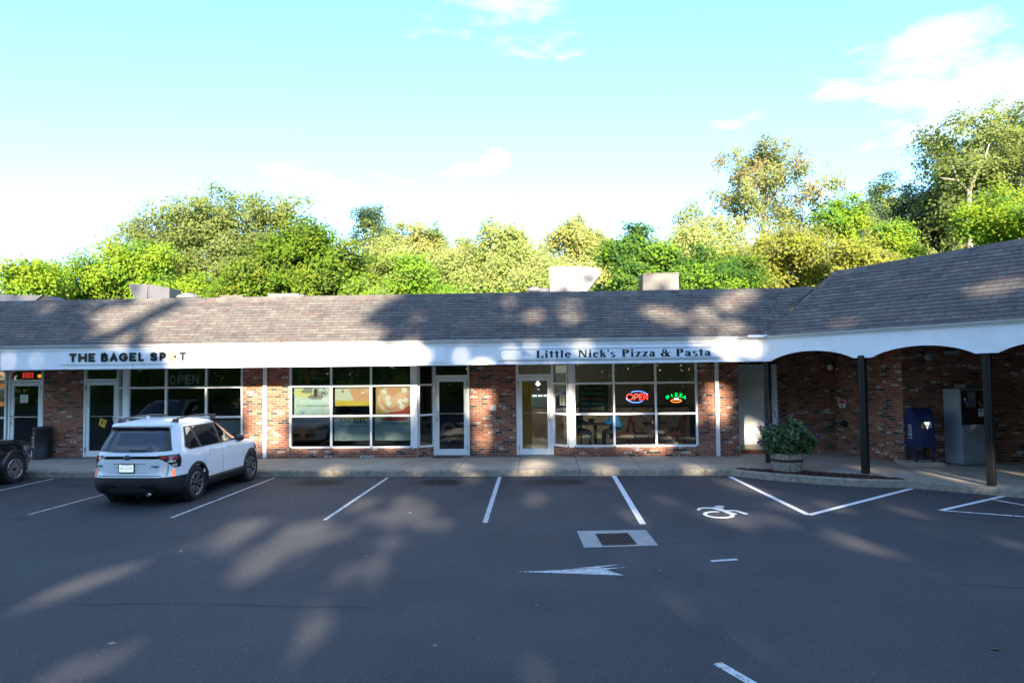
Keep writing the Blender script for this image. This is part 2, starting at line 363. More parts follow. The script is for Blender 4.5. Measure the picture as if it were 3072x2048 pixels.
# sidewalk slabs and kerb stones along the shops
walk = MB(); walk.face([(-24, 16.7, .02), (40, 16.7, .02), (40, 20.2, .02), (-24, 20.2, .02)])
WALK = tag(walk.build('sidewalk', M_UNDER), kind='structure')
for k in range(-16, 3):
    x0 = .75 + 1.5 * k; mb = MB(); j = random.uniform(-.003, .003)
    mb.box((x0 + .006, 16.79, 0.03), (x0 + 1.494, 20.1, .15 + j))
    if k == 2: continue
    soften(mb.build('slab', M_CONC, WALK), .008, 1)
kerb0 = MB(); kerb0.box((-24, 16.70, -.02), (4.3, 16.785, .10))
KERB = tag(kerb0.build('kerb', M_KERB), kind='structure')
def kerb_piece(a, b, n0, n1, w=.17, h=.15):
    mb = MB(); a, b, n0, n1 = [Vector(q) for q in (a, b, n0, n1)]; k = max(2, int((b - a).length / .25)); rows = []
    for i in range(k + 1):
        t = i / k; p = a.lerp(b, t); n = n0.lerp(n1, t).normalized(); wob = random.uniform(-.006, .006)
        rows.append([(*(p + n * wob), -.02), (*(p + n * (.012 + wob)), h - .02), (*(p + n * (.035 + wob)), h + wob * .4), (*(p + n * w), h), (*(p + n * w), -.02)])
    mb.grid(rows, 0, False); mb.face(rows[0]); mb.face(rows[-1][::-1])
    return mb.build('kerb_stone', M_KERB, KERB)
for k in range(-8, 2):
    x0 = .75 + 3 * k; kerb_piece((x0 + .005, 16.62), (min(x0 + 2.995, 4.3), 16.62), (0, 1), (0, 1))
wk = [(4.3, 16.62), (5.06, 15.90), (5.88, 15.40), (6.65, 15.02), (7.60, 14.88), (8.22, 14.42), (9.15, 13.72), (11.0, 11.9), (14, 9.0), (17, 6.2)]
nrm = []
for i in range(len(wk)):
    d = Vector(wk[min(i + 1, len(wk) - 1)]) - Vector(wk[max(i - 1, 0)]); d.normalize(); nrm.append((-d.y, d.x))
nrm[0] = (0.25, 1)
for i in range(len(wk) - 1): kerb_piece(wk[i], wk[i + 1], nrm[i], nrm[i + 1])
# paved corner under the arcade, cut into slabs
inner = [tuple(Vector(wk[i]) + Vector(nrm[i]).normalized() * .172) for i in range(len(wk))]
bed_back = [(4.62, 16.72), (5.29, 16.50), (5.95, 16.28), (6.46, 15.95), (7.01, 15.70), (7.31, 15.36), (7.62, 15.06)]
poly = [(3.756, 16.79), (4.5, 16.79)] + bed_back + inner[5:] + [(30, 6.2), (30, 20.1), (3.756, 20.1)]
def clip_slab(pl, a, b):
    q = clip(pl, (a[0], a[1], a[2])); return clip(q, (-b[0], -b[1], -b[2])) if b else q
E2 = Vector((.70, -.714)).normalized()
cuts = [-30, 2.2, 3.7, 5.2, 6.7, 8.2, 10.5, 40]
for a, b in zip(cuts[:-1], cuts[1:]):
    q = clip(clip(poly, (E2.x, E2.y, b - .005 + (E2.x * 4.3 + E2.y * 17.6))), (-E2.x, -E2.y, -(a + .005 + (E2.x * 4.3 + E2.y * 17.6))))
    if len(q) > 2:
        mb = MB(); mb.prism([(x, y, .03) for x, y in q], (0, 0, .12)); mb.build('slab', M_CONC, WALK, fix=True)
# planting bed with bark mulch between kerb and walk
bed_front = inner[1:5]
bedp = [(4.5, 16.72)] + [inner[0]] + bed_front + bed_back[::-1]
bed = MB(); bed.face([(x, y, .135) for x, y in bedp][::-1]); 
BED = tag(bed.build('planting_bed', mat('soil', (0.05, 0.022, 0.014), 0.95, var=0.4, vscale=20, bump=1, bscale=40)), kind='structure')
chips = MB(); rr = random.Random(3); cnt = 0
for i in range(len(bed_back)):
    pass
def in_poly(x, y, pl):
    c = False
    for i in range(len(pl)):
        (x1, y1), (x2, y2) = pl[i], pl[i - 1]
        if (y1 > y) != (y2 > y) and x < (x2 - x1) * (y - y1) / (y2 - y1) + x1: c = not c
    return c
while cnt < 2600:
    x, y = rr.uniform(4.4, 7.8), rr.uniform(14.7, 16.8)
    if not in_poly(x, y, bedp): continue
    cnt += 1; a = rr.uniform(0, 6.28); l, w = rr.uniform(.02, .05), rr.uniform(.006, .014); z = .14 + rr.uniform(0, .03)
    M = Matrix.Translation((x, y, z)) @ Euler((rr.uniform(-.5, .5), rr.uniform(-.5, .5), a)).to_matrix().to_4x4()
    chips.face([M @ Vector(q) for q in ((-l, -w, 0), (l, -w, 0), (l, w, 0), (-l, w, 0))], rr.randrange(2))
tag(chips.build('mulch', [mat('bark_red', (0.10, 0.035, 0.02), 0.9), mat('bark_brown', (0.055, 0.022, 0.014), 0.9)], BED, fix=False), kind='stuff')
# short cracks and a saw cut in the asphalt
M_CRACK = mat('crack_dark', (.012, .012, .012), .9)
for pts in ([(1.02, 15.35), (1.05, 15.1), (.98, 14.9), (1.04, 14.6), (.99, 14.35)], [(1.65, 10.2), (2.2, 10.35), (2.7, 10.7), (2.9, 11.1)], [(-.5, 14.1), (-.4, 13.7), (-.2, 13.4), (-.1, 13.0)], [(-9, 7.6), (-6.5, 7.5), (-3.8, 7.55), (-1.5, 7.45)], [(4.8, 8.4), (6.4, 8.1), (8.2, 8.2)]):
    mb = MB(); rq = random.Random(len(pts)); P = []
    for a, b in zip(pts[:-1], pts[1:]):
        for k in range(6): P.append((a[0] + (b[0] - a[0]) * k / 6 + rq.uniform(-.03, .03), a[1] + (b[1] - a[1]) * k / 6 + rq.uniform(-.03, .03)))
    stroke(mb, P, [rq.uniform(.006, .018) for _ in P], lambda x, y: (x, y, .003), round_cap=False); mb.build('crack', M_CRACK, LOT, fix=False)
# bits of leaf and litter on the asphalt
lit = MB()
for i in range(90):
    x, y = rr.uniform(-11, 9), rr.choice([rr.uniform(6, 16), rr.uniform(15.9, 16.55)]); s = rr.uniform(.012, .03); a = rr.uniform(0, 6)
    if y > 15.4 and x > 4: continue
    lit.face([(x + s * math.cos(a + k) * (1.6 if j % 2 else .8), y + s * math.sin(a + k) * (1.6 if j % 2 else .8), .006 + .01 * (j == 0)) for j, k in enumerate((0, 1.57, 3.14, 4.71))], rr.randrange(3))
tag(lit.build('leaf_litter', [mat('dry_leaf', (0.22, 0.11, 0.04), .8), mat('paper_scrap', (0.25, 0.22, 0.18), .8), mat('brown_leaf', (0.09, 0.05, 0.02), .8)], LOT, fix=False), kind='stuff')

# ================================================================== THE PLAZA BUILDING
BLD = empty('plaza_building', (0, 19, 0), 'single storey brick shopping plaza with white fascia and grey shingled mansard roof', 'building')
BLD.location = (0, 0, 0)
WF, WR = 19.05, 19.42
BRICK_Q = []                                            # every brick of every wall, sorted out afterwards
BW, BH = 0.203, 0.0677
def brick_wall(a, b, z0, z1, openings=(), thick=0.12, name='brick_wall', through=True):
    a, b = Vector((*a, 0)), Vector((*b, 0)); L_ = (b - a).length; d = (b - a) / L_; n = Vector((d.y, -d.x, 0))   # n faces the lot
    mb = MB(); mb.prism([a + Vector((0, 0, z0)), b + Vector((0, 0, z0)), b + Vector((0, 0, z1)), a + Vector((0, 0, z1))], -n * thick)
    w = mb.build(name, M_MORTAR, BLD)
    rows = int(round((z1 - z0) / BH))
    for r in range(rows):
        zb = z0 + r * BH + .005; zt = min(zb + BH - .0105, z1 - .002)
        x = -(BW / 2 if r % 2 else 0) + .004
        while x < L_ - .03:
            x0, x1 = max(x, .003), min(x + BW - .0105, L_ - .003)
            if x1 - x0 > .03 and not any(o[0] < x1 and o[1] > x0 and o[2] < zt and o[3] > zb for o in openings):
                mi = random.choices(range(5), (42, 24, 15, 9, 10))[0]
                BRICK_Q.append((w, a + d * x0, d, n, x1 - x0, zb, zt, mi))
            x += BW
    return w
SZ0 = .155
brick_wall((-22, WR), (-18.2, WR), SZ0, 2.76)
brick_wall((-18.2, WR), (-15.95, WR), SZ0, .41)
brick_wall((-14.80, WR), (-13.60, WR), SZ0, 2.76)
brick_wall((-12.46, WR - .03), (-12.05, WF), SZ0, .41)
brick_wall((-12.05, WF), (-8.66, WF), SZ0, .41)
brick_wall((-8.655, WF), (-7.315, WF), SZ0, 2.76)
brick_wall((-7.31, WF), (-3.64, WF), SZ0, .41)
brick_wall((-3.635, WF), (-3.25, WR - .03), SZ0, .41)
brick_wall((-2.20, WR), (-.90, WR), SZ0, 2.76)
brick_wall((.17, WR - .03), (.56, WF), SZ0, .41)
brick_wall((.565, WF), (4.135, WF), SZ0, .41)
brick_wall((4.14, WF), (5.23, WF), SZ0, 2.76)
brick_wall((5.23, WF + .005), (5.23, 19.78), SZ0, 2.76)
W_BACK = brick_wall((5.235, 19.62), (8.17, 19.8), SZ0, 3.30, openings=((.08, 1.16, .0, 2.66),))
W_RET = brick_wall((8.13, 19.81), (8.85, 17.55), SZ0, 3.30)
W_RIGHT = brick_wall((8.845, 17.552), (17, 17.75), SZ0, 3.30)
brick_wall((12.6, 17.62), (13.4, 11.0), SZ0, 3.30)  # unseen end wall, added to keep light out of the arcade
cp = cam.matrix_world.translation
BRICK_ME = {}
def brick_geo(mb, p, d, n, l, zb, zt, mi, jit):
    o = n * jit
    A = [p + Vector((0, 0, zb)), p + d * l + Vector((0, 0, zb)), p + d * l + Vector((0, 0, zt)), p + Vector((0, 0, zt))]
    e = .003
    F = [A[0] + o + (d + Vector((0, 0, 1))) * e, A[1] + o + (-d + Vector((0, 0, 1))) * e, A[2] + o + (-d - Vector((0, 0, 1))) * e, A[3] + o + (d - Vector((0, 0, 1))) * e]
    mb.face(F, mi)
    for i in range(4): mb.face([A[i], A[(i + 1) % 4], F[(i + 1) % 4], F[i]], mi)
def seen_rank(q):
    w, p, d, n, l, zb, zt, mi = q
    c = p + d * l / 2 + Vector((0, 0, (zb + zt) / 2)); v = c - cp
    if v.dot(fw) < 1 or abs(v.dot(rt2) / v.dot(fw)) > .745: return 1e9
    if c.y < 18 and 8.7 < c.x < 10.9 and c.z < 1.95: return 1e9
    if c.z > 2.62: return 1e9
    return v.length / max(.25, abs(n.dot(v.normalized())) ** .5) / min(1, l / .19)
BRICK_Q.sort(key=seen_rank)
rest = {}
for i, q in enumerate(BRICK_Q):
    w, p, d, n, l, zb, zt, mi = q; jit = random.uniform(.004, .011)
    if i < 300:
        key = (round(l, 3), round(zt - zb, 3), mi)
        if key not in BRICK_ME:
            mb = MB(); brick_geo(mb, Vector((0, 0, 0)), Vector((1, 0, 0)), Vector((0, -1, 0)), l, 0, zt - zb, 0, .008)
            o = mb.build('brick', M_BRICKS[mi], w); BRICK_ME[key] = o.data
        else: o = link('brick', BRICK_ME[key], w)
        o.location = p + Vector((0, 0, zb)); o.rotation_euler = (0, 0, math.atan2(d.y, d.x))
        continue
    brick_geo(rest.setdefault(w.name, (w, MB()))[1], p, d, n, l, zb, zt, mi, jit)
for w, mb in rest.values(): tag(mb.build('brick_field', M_BRICKS, w, fix=False), kind='stuff')

# room shells behind the glass, a soffit, flat roof and rear walls
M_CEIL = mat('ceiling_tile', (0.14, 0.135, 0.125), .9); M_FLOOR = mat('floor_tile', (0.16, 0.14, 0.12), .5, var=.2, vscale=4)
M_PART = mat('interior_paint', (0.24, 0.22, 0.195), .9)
for x0, x1, y1, fl in ((-20, -14.25, 27, M_FLOOR), (-14.15, -8.05, 27, M_FLOOR), (-7.95, -1.6, 27, M_FLOOR), (-1.5, 5.2, 26, M_FLOOR)):
    mb = MB()
    mb.face([(x0, 19.5, .17), (x1, 19.5, .17), (x1, y1, .17), (x0, y1, .17)], 0)
    mb.face([(x0, 19.2, 2.75), (x1, 19.2, 2.75), (x1, y1, 2.75), (x0, y1, 2.75)], 1)
    mb.face([(x0, y1, .17), (x1, y1, .17), (x1, y1, 2.75), (x0, y1, 2.75)], 2)
    for x in (x0, x1): mb.face([(x, 19.56, .17), (x, y1, .17), (x, y1, 2.75), (x, 19.56, 2.75)], 2)
    mb.build('room_shell', [fl, M_CEIL, M_PART], BLD, fix=False)
bx('soffit', (-22, 17.62, 2.755), (5.24, 19.6, 2.775), M_FASCIA, BLD)
bx('interior_floor', (-20, 19.06, .152), (5.2, 19.52, .168), M_FLOOR, BLD)
bx('flat_roof', (-22, 18.98, 4.2), (6.5, 31, 4.28), mat('roof_membrane', (.2, .2, .2), .9), BLD)
bx('rear_wall', (-22, 30.8, 0), (6.5, 31, 4.2), mat('rear_block', (.3, .28, .25), .9), BLD)

# fascia, gutter
bx('fascia', (-22, 17.55, 2.71), (5.452, 17.60, 3.24), M_FASCIA, BLD)
bx('fascia_trim', (-22, 17.528, 3.205), (5.42, 17.548, 3.238), M_FASCIA, BLD)
EDIR = Vector((.70, -.714, 0)).normalized(); NIN = Vector((.714, .70, 0)).normalized(); C0 = Vector((5.45, 17.55, 0)); TILT = .019
def wing(u, inn, z): return C0 + EDIR * u + NIN * inn + Vector((0, 0, z + TILT * u))
GUT = [(0, 3.243), (-.012, 3.247), (-.014, 3.268), (-.045, 3.285), (-.05, 3.30), (-.075, 3.308), (-.085, 3.325), (-.105, 3.328), (-.11, 3.343), (-.095, 3.345), (0, 3.33)]
mb = MB(); mb.grid([[(x, 17.55 + y, z) for y, z in GUT] for x in (-22, -13.2, -4.4, 5.47)], 0, False); mb.build('gutter', M_WHITE, BLD)
mb = MB(); mb.grid([[wing(u, y, z) for y, z in GUT] for u in (-.02, 3, 6, 10.5)], 0, False); mb.build('gutter', M_WHITE, BLD)
bx('gutter_cap', (5.06, 17.41, 3.32), (5.60, 17.50, 3.385), M_WHITE, BLD)
for x in (-18.3, -14.6, -10.95, -7.3, -3.64, 0.02, 3.68): bx('fascia_joint', (x - .004, 17.546, 2.712), (x + .004, 17.5495, 3.204), mat('joint_grey', (.30, .30, .30), .8), BLD)
# arched fascia of the angled wing
mb = MB(); fr, bk = [], []
POST_U = [0.0, 2.40, 4.78, 7.15, 9.5]
us = []
for a, b in zip(POST_U[:-1], POST_U[1:]):
    for k in range(25): us.append(a + (b - a) * k / 24)
def arch(u):
    for a, b in zip(POST_U[:-1], POST_U[1:]):
        if a <= u <= b:
            s = (u - a) / (b - a); s = min(max((s - .09) / .82, 0), 1)
            return .215 * (1 - (2 * s - 1) ** 2) ** .8
    return 0
top = [wing(u, 0, 3.245) for u in us]; bot = [wing(u, 0, 2.71 + arch(u)) for u in us]
mb.grid([top, bot, [p + NIN * .06 for p in bot], [p + NIN * .06 for p in top]], 0, False)
mb.build('arched_fascia', M_FASCIA, BLD)
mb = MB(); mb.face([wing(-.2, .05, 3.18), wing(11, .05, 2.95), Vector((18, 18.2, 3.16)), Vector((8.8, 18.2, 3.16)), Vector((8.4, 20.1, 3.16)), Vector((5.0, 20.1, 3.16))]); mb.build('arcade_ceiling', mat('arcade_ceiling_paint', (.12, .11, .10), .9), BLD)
# columns
for k, (px, py) in enumerate(((5.60, 17.72), (7.15, 15.90), (8.87, 14.26), (10.5, 12.55))):
    b = MB(); M = Matrix.Translation((px, py, 0)) @ Matrix.Rotation(math.atan2(EDIR.y, EDIR.x), 4, 'Z')
    w = .073
    b.box((-w, -w, .145), (w, w, 2.78 + .03 * k), M=M)
    o = soften(b.build('column', M_COL, BLD), .012, 2)
    bx('column_trim', (-.012, -w - .012, .16), (.012, -w - .001, 2.7 + .03 * k), M_COL, o, M=M)
# downspouts
for x, y in ((-7.99, WF - .075), (4.64, WF - .075)):
    b = MB(); b.box((x - .05, y, .16), (x + .05, y + .065, 2.75)); b.box((x - .056, y - .004, 1.4), (x + .056, y + .066, 1.43)); b.box((x - .056, y - .004, .5), (x + .056, y + .066, .53))
    b.build('downspout', M_WHITE, BLD)

# ---------------------------------------------------------------- shingled roofs
SH_Q = []
def shingle_roof(name, O, U, V, region, expo=.112, wtab=.305, u0=-30, u1=20, vmax=3.2, thick=.007):
    O, U, V = Vector(O), Vector(U).normalized(), Vector(V).normalized(); Nn = U.cross(V).normalized()
    if Nn.z < 0: Nn = -Nn
    deck = MB(); deck.face([O + U * u + V * v for u, v in region]); dk = deck.build(name, M_UNDER, BLD)
    H = halves(region)
    tabrow = random.Random(11)
    nv = int(vmax / expo) + 1
    for r in range(nv):
        v0 = r * expo - .01; off = (r % 2) * wtab / 2 + tabrow.uniform(-.02, .02); u = u0 + off; mi = 0; run = 0
        while u < u1:
            q = [(u + .005, v0), (u + wtab - .005, v0), (u + wtab - .005, v0 + expo - .013), (u + .005, v0 + expo - .013)]
            for h in H:
                q = clip(q, h)
                if len(q) < 3: break
            if run <= 0:
                mi = tabrow.choices(range(5), (34, 26, 16, 13, 11))[0]; run = tabrow.choice((1, 1, 1, 2))
            run -= 1
            if len(q) >= 3: SH_Q.append((dk, O, U, V, Nn, q, v0, expo, mi, thick + tabrow.uniform(0, .003)))
            u += wtab
    return dk
def shingle_geo(mb, s, mi, base=(0, 0)):
    dk, O, U, V, Nn, q, v0, expo, _, th = s
    def pt(p, lift): return O + U * p[0] + V * p[1] + Nn * lift
    topv = [pt(p, .002 + th * max(0, 1 - (p[1] - v0) / expo * .8)) for p in q]; low = [pt(p, .0) for p in q]
    if (topv[1] - topv[0]).cross(topv[2] - topv[1]).dot(Nn) < 0: topv.reverse(); low.reverse()
    mb.face(topv, mi)
    for i in range(len(q)):
        j = (i + 1) % len(q); mb.face([low[i], low[j], topv[j], topv[i]], mi)
s45 = math.sqrt(.5)
ZE, YE = 3.335, 17.47
VM = 1.90
# valley from (5.47, eave) to (6.36, 18.83, 4.66)
shingle_roof('roof', (0, YE, ZE), (1, 0, 0), (0, 1, 1), [(-22, 0), (5.45, 0), (6.36, VM), (-22, VM)], u0=-22.2, u1=7, vmax=VM)
# angled wing
WV = (NIN + Vector((0, 0, 1))).normalized()
WO = Vector((5.45, 17.47, 3.35)) 
shingle_roof('roof', WO, EDIR + Vector((0, 0, TILT)), WV, [(-.02, 0), (11.5, 0), (11.5, 3.02), (5.07, 2.60), (1.12, 2.26)], u0=-.6, u1=12, vmax=3.0, expo=.13)
# the small plane between the valley and the wing's hip
CC = Vector((5.47, 17.49, 3.35)); VV = Vector((6.37, 18.84, 4.685)); TT = Vector((7.32, 18.95, 4.74))
U3 = (TT - VV).normalized(); N3 = (VV - CC).cross(TT - CC).normalized(); N3 = N3 if N3.z > 0 else -N3; V3 = N3.cross(U3); V3 = V3 if V3.z > 0 else -V3
def uv3(p): return ((p - CC).dot(U3), (p - CC).dot(V3))
r3 = [uv3(CC), uv3(TT), uv3(VV)]
ar = (r3[1][0] - r3[0][0]) * (r3[2][1] - r3[0][1]) - (r3[1][1] - r3[0][1]) * (r3[2][0] - r3[0][0])
if ar < 0: r3.reverse()
shingle_roof('roof', CC, U3, V3, r3, u0=-1, u1=3, vmax=2.2)
def sh_rank(s):
    dk, O, U, V, Nn, q, *_ = s
    u = sum(p[0] for p in q) / len(q); v = sum(p[1] for p in q) / len(q); c = O + U * u + V * v; d = c - cp
    w = max(p[0] for p in q) - min(p[0] for p in q); h = max(p[1] for p in q) - min(p[1] for p in q)
    if abs(d.dot(rt2) / d.dot(fw)) > .745: return 1e9
    return d.length / max(.05, w * h / .034)
SH_Q.sort(key=sh_rank)
rest = {}
for i, s in enumerate(SH_Q):
    if i < 300:
        mb = MB(); shingle_geo(mb, s, 0); mb.build('shingle', M_SHINGLES[s[8]], s[0], fix=False)
    else: shingle_geo(rest.setdefault(s[0].name, (s[0], MB()))[1], s, s[8])
for dk, mb in rest.values(): tag(mb.build('shingle_field', M_SHINGLES, dk, fix=False), kind='stuff')
def ridge_caps(a, b, w=.13, dz=.05):
    a, b = Vector(a), Vector(b); L_ = (b - a).length; d = (b - a) / L_; s = Vector((d.y, -d.x, 0)).normalized(); mb = MB(); x = 0
    while x < L_:
        p, q = a + d * x, a + d * min(x + .29, L_); lift = Vector((0, 0, .012)); mi = random.randrange(5)
        mb.face([p + s * w - Vector((0, 0, dz)) + lift, q + s * w - Vector((0, 0, dz)) + lift * .3, q + lift * .3, p + lift], mi)
        mb.face([p + lift, q + lift * .3, q - s * w - Vector((0, 0, dz)) + lift * .3, p - s * w - Vector((0, 0, dz)) + lift], mi)
        mb.face([p + s * w - Vector((0, 0, dz)), p + s * w - Vector((0, 0, dz)) + lift, p + lift, p - s * w - Vector((0, 0, dz)) + lift], mi)
        x += .27
    tag(mb.build('ridge_cap', M_SHINGLES, BLD, fix=False), kind='stuff')
RA = WO + (EDIR + Vector((0, 0, TILT))).normalized() * 1.12 + WV * 2.26
RB = WO + (EDIR + Vector((0, 0, TILT))).normalized() * 11.5 + WV * 3.02
ridge_caps((-22, YE + VM * s45, ZE + VM * s45 + .02), (6.36, YE + VM * s45, ZE + VM * s45 + .02), .11, .13)
ridge_caps(VV + Vector((0, 0, .01)), TT + Vector((0, 0, .01)), .10, .10)
ridge_caps(RA + Vector((0, 0, .02)), RB + Vector((0, 0, .02)), .13, .15)
ridge_caps(WO + Vector((0.02, 0.02, .03)), RA + Vector((0, 0, .03)), .12, .085)
mb = MB()
mb.face([RA, RB, RB + NIN * 2.2 - Vector((0, 0, 2.0)), RA + NIN * 2.4 - Vector((0, 0, 1.6))]); mb.face([WO, RA, RA + NIN * 2.4 - Vector((0, 0, 1.6)), WO + NIN * 3.9 - Vector((0, 0, .1))])
mb.face([(-22, YE + VM * s45 + .02, ZE + VM * s45), (6.36, YE + VM * s45 + .02, ZE + VM * s45), (6.36, 18.97, 4.2), (-22, 18.97, 4.2)])
mb.face([TT, VV, VV + Vector((0, .1, -.5)), TT + Vector((0, .1, -.5))])
mb.build('roof_back', M_UNDER, BLD, fix=False)

# ---------------------------------------------------------------- storefronts
def bar(mb, x0, x1, z0, z1, y, t=.10): mb.box((x0, y - t / 2, z0), (x1, y + t / 2, z1))
def frame_grid(name, cols, rows, y, bw=.055, left=True, right=True, x_end=(0, 0)):
    w = MB(); zs0, zs1 = rows[0], rows[-1]
    for i, x in enumerate(cols):
        bar(w, x - bw / 2, x + bw / 2, zs0, zs1, y)
    for z in rows:
        for a, b in zip(cols[:-1], cols[1:]): w.box((a + bw / 2, y - .047, z - bw / 2), (b - bw / 2, y + .047, z + bw / 2))
    o = soften(w.build(name, M_WHITE, BLD), .004, 1)
    for a, b in zip(cols[:-1], cols[1:]):
        for c, d in zip(rows[:-1], rows[1:]):
            bx('pane', (a + bw / 2, y + .010, c + bw / 2), (b - bw / 2, y + .018, d - bw / 2), M_GLASS, o)
    return o
ROWS = [.44, 1.32, 2.17, 2.735]
frame_grid('storefront_window', [-12.03, -10.92, -9.74, -8.69], ROWS, WF + .06)
frame_grid('storefront_window', [-7.28, -6.11, -4.97, -3.82], ROWS, WF + .06)
frame_grid('storefront_window', [.75, 1.84, 2.99, 4.10], ROWS, WF + .06)
frame_grid('storefront_window', [-18.15, -17.05, -16.0], ROWS, WR + .06)
for nm, x in (('corner_post', -3.72), ('corner_post', .66), ('corner_post', -12.1)): bx(nm, (x - .075, WF - .01, .41), (x + .075, WF + .13, 2.75), M_WHITE, BLD)
def side_light(a, b):                                   # angled light between the window corner and the recessed door
    a, b = Vector((*a, 0)), Vector((*b, 0)); L_ = (b - a).length; M = Matrix.Translation(a) @ Matrix.Rotation(math.atan2(b.y - a.y, b.x - a.x), 4, 'Z')
    w = MB()
    for z in ROWS: w.box((.025, -.045, z - .026), (L_ - .025, .045, z + .026))
    for x in (.0125, L_ - .0125): w.box((x - .0125, -.047, ROWS[0]), (x + .0125, .047, ROWS[-1]))
    o = w.build('side_light', M_WHITE, BLD, M=M)
    for c, d in zip(ROWS[:-1], ROWS[1:]): bx('pane', (.025, .01, c + .026), (L_ - .025, .018, d - .026), M_GLASS, o)
side_light((-3.64, WF + .10), (-3.27, WR + .03)); side_light((.18, WR + .03), (.58, WF + .10)); side_light((-12.5, WR + .03), (-12.18, WF + .10))
M_RUB = mat('rubber_mat', (.02, .02, .02), .8, bump=.6, bscale=120)
def door(x0, x1, handle):                               # handle: -1 left, 1 right
    y = WR + .03
    j = MB(); 
    for x in (x0 + .03, x1 - .03): bar(j, x - .03, x + .03, .16, 2.745, y, .11)
    bar(j, x0 + .06, x1 - .06, 2.36, 2.44, y, .11); bar(j, x0 + .06, x1 - .06, 2.70, 2.745, y, .11)
    fr_ = soften(j.build('door_frame', M_WHITE, BLD), .004, 1)
    bx('pane', (x0 + .06, y + .01, 2.44), (x1 - .06, y + .018, 2.70), M_GLASS, fr_)
    d = MB(); a, b, yy = x0 + .066, x1 - .066, y - .01
    d.box((a, yy - .025, .175), (a + .095, yy + .025, 2.352)); d.box((b - .095, yy - .025, .175), (b, yy + .025, 2.352))
    d.box((a + .095, yy - .0245, 2.25), (b - .095, yy + .0245, 2.352)); d.box((a + .095, yy - .0245, .175), (b - .095, yy + .0245, .34))
    dr = soften(d.build('door', M_WHITE, BLD), .004, 1)
    bx('pane', (a + .095, yy - .004, .34), (b - .095, yy + .004, 2.25), M_GLASS, dr)
    bx('push_bar', (a + .09, yy - .05, 1.335), (b - .09, yy - .03, 1.355), M_CHROME, dr)
    hx = (b - .05) if handle > 0 else (a + .05); s = -1 if handle > 0 else 1
    h = MB(); h.tube([(hx, yy - .02, 1.12), (hx + s * .0, yy - .07, 1.13), (hx + s * .012, yy - .085, 1.2), (hx + s * .012, yy - .085, 1.3), (hx, yy - .07, 1.37), (hx, yy - .02, 1.38)], .013, 6)
    h.lathe([(.022, 0), (.02, -.012)], (hx, yy - .025, 1.30), 'y', 10); h.build('handle', M_CHROME, dr)
    hg = MB(); ix = (a - .012) if handle > 0 else (b + .012)
    for z in (.30, 2.12): hg.box((ix - .012, yy - .045, z), (ix + .012, yy - .02, z + .14))
    hg.build('hinge', mat('hinge_steel', (.18, .18, .18), .4, .8), dr)
    bx('threshold', (x0 + .06, y - .06, .152), (x1 - .06, y + .04, .172), M_CHROME, BLD)
    return dr
door(-15.88, -14.82, -1); door(-13.58, -12.52, 1); door(-3.25, -2.22, -1); door(-.88, .16, 1)
# plain white service door at the arcade's end
jd = MB(); jd.box((5.31, 19.50, .155), (5.37, 19.66, 2.64)); jd.box((6.36, 19.52, .155), (6.43, 19.68, 2.64)); jd.box((5.37, 19.505, 2.60), (6.36, 19.665, 2.64))
pd = jd.build('panel_door', M_WHITE, BLD)
soften(bx('door_leaf', (5.373, 19.565, .40), (6.357, 19.62, 2.597), mat('warm_white_paint', (.62, .61, .58), .6, var=.08, vscale=2), pd), .006, 1)
bx('kick_panel', (5.373, 19.555, .26), (6.357, 19.60, .395), mat('beige_kick', (.40, .36, .28), .7), pd)
bx('door_sill', (5.373, 19.55, .155), (6.357, 19.60, .255), M_BRICKS[0], pd)

# ================================================================== SIGNS ON THE FASCIA
M_LET = mat('black_letter', (.012, .012, .014), .45)
FY = 17.55
def sign_x(c): return -12.93 + (.2686 * c - 140) * .01186
s = empty('shop_sign', (-10.5, FY, 2.84), 'white board on the fascia with raised black letters THE BAGEL SPOT', 'sign', 'shop signs on the white fascia')
def W2L(o, p): return tuple(Vector(p) - o.location)
bx('board', W2L(s, (-12.93, FY - .028, 2.835)), W2L(s, (-8.06, FY - .003, 3.195)), M_FASCIA, s)
lets = [('T', 605, 665), ('H', 682, 755), ('E', 770, 825), ('B', 877, 937), ('A', 953, 1018), ('G', 1032, 1105), ('E', 1120, 1180), ('L', 1197, 1243), ('S', 1297, 1360), ('P', 1378, 1432), ('O', 1455, 1520), ('T', 1545, 1605)]
M_BAGEL = mat('pale_bagel', (.50, .38, .18), .7)
for ch, c0, c1 in lets:
    x0, x1 = sign_x(c0) + .03, sign_x(c1) - .03; mb = MB()
    z0, h = 2.935 if ch != 'O' else 2.93, .168
    for k, st in enumerate(GLYPH[ch]):
        yy = FY - .05 - .0012 * k
        P = [(x0 + px * (x1 - x0), z0 + pz * h) for px, pz in st]
        stroke(mb, P, .062 if ch != 'O' else .07, lambda x, z, yy=yy: (x, yy, z))
    mb.v = [W2L(s, p) for p in mb.v]
    o = mb.build('letter', M_BAGEL if ch == 'O' else M_LET, s, fix=False)
    md = o.modifiers.new('solid', 'SOLIDIFY'); md.thickness = .018; md.offset = -1 if ch else 1
    if ch == 'O': o['label'] = 'pale bagel ring standing in for the letter O'
s = empty('shop_sign', (-4.5, FY, 2.8), 'long blank white sign board on the fascia above the nail salon', 'sign', 'shop signs on the white fascia')
bx('board', W2L(s, (-6.9, FY - .026, 2.79)), W2L(s, (-2.60, FY - .003, 3.17)), M_FASCIA, s)
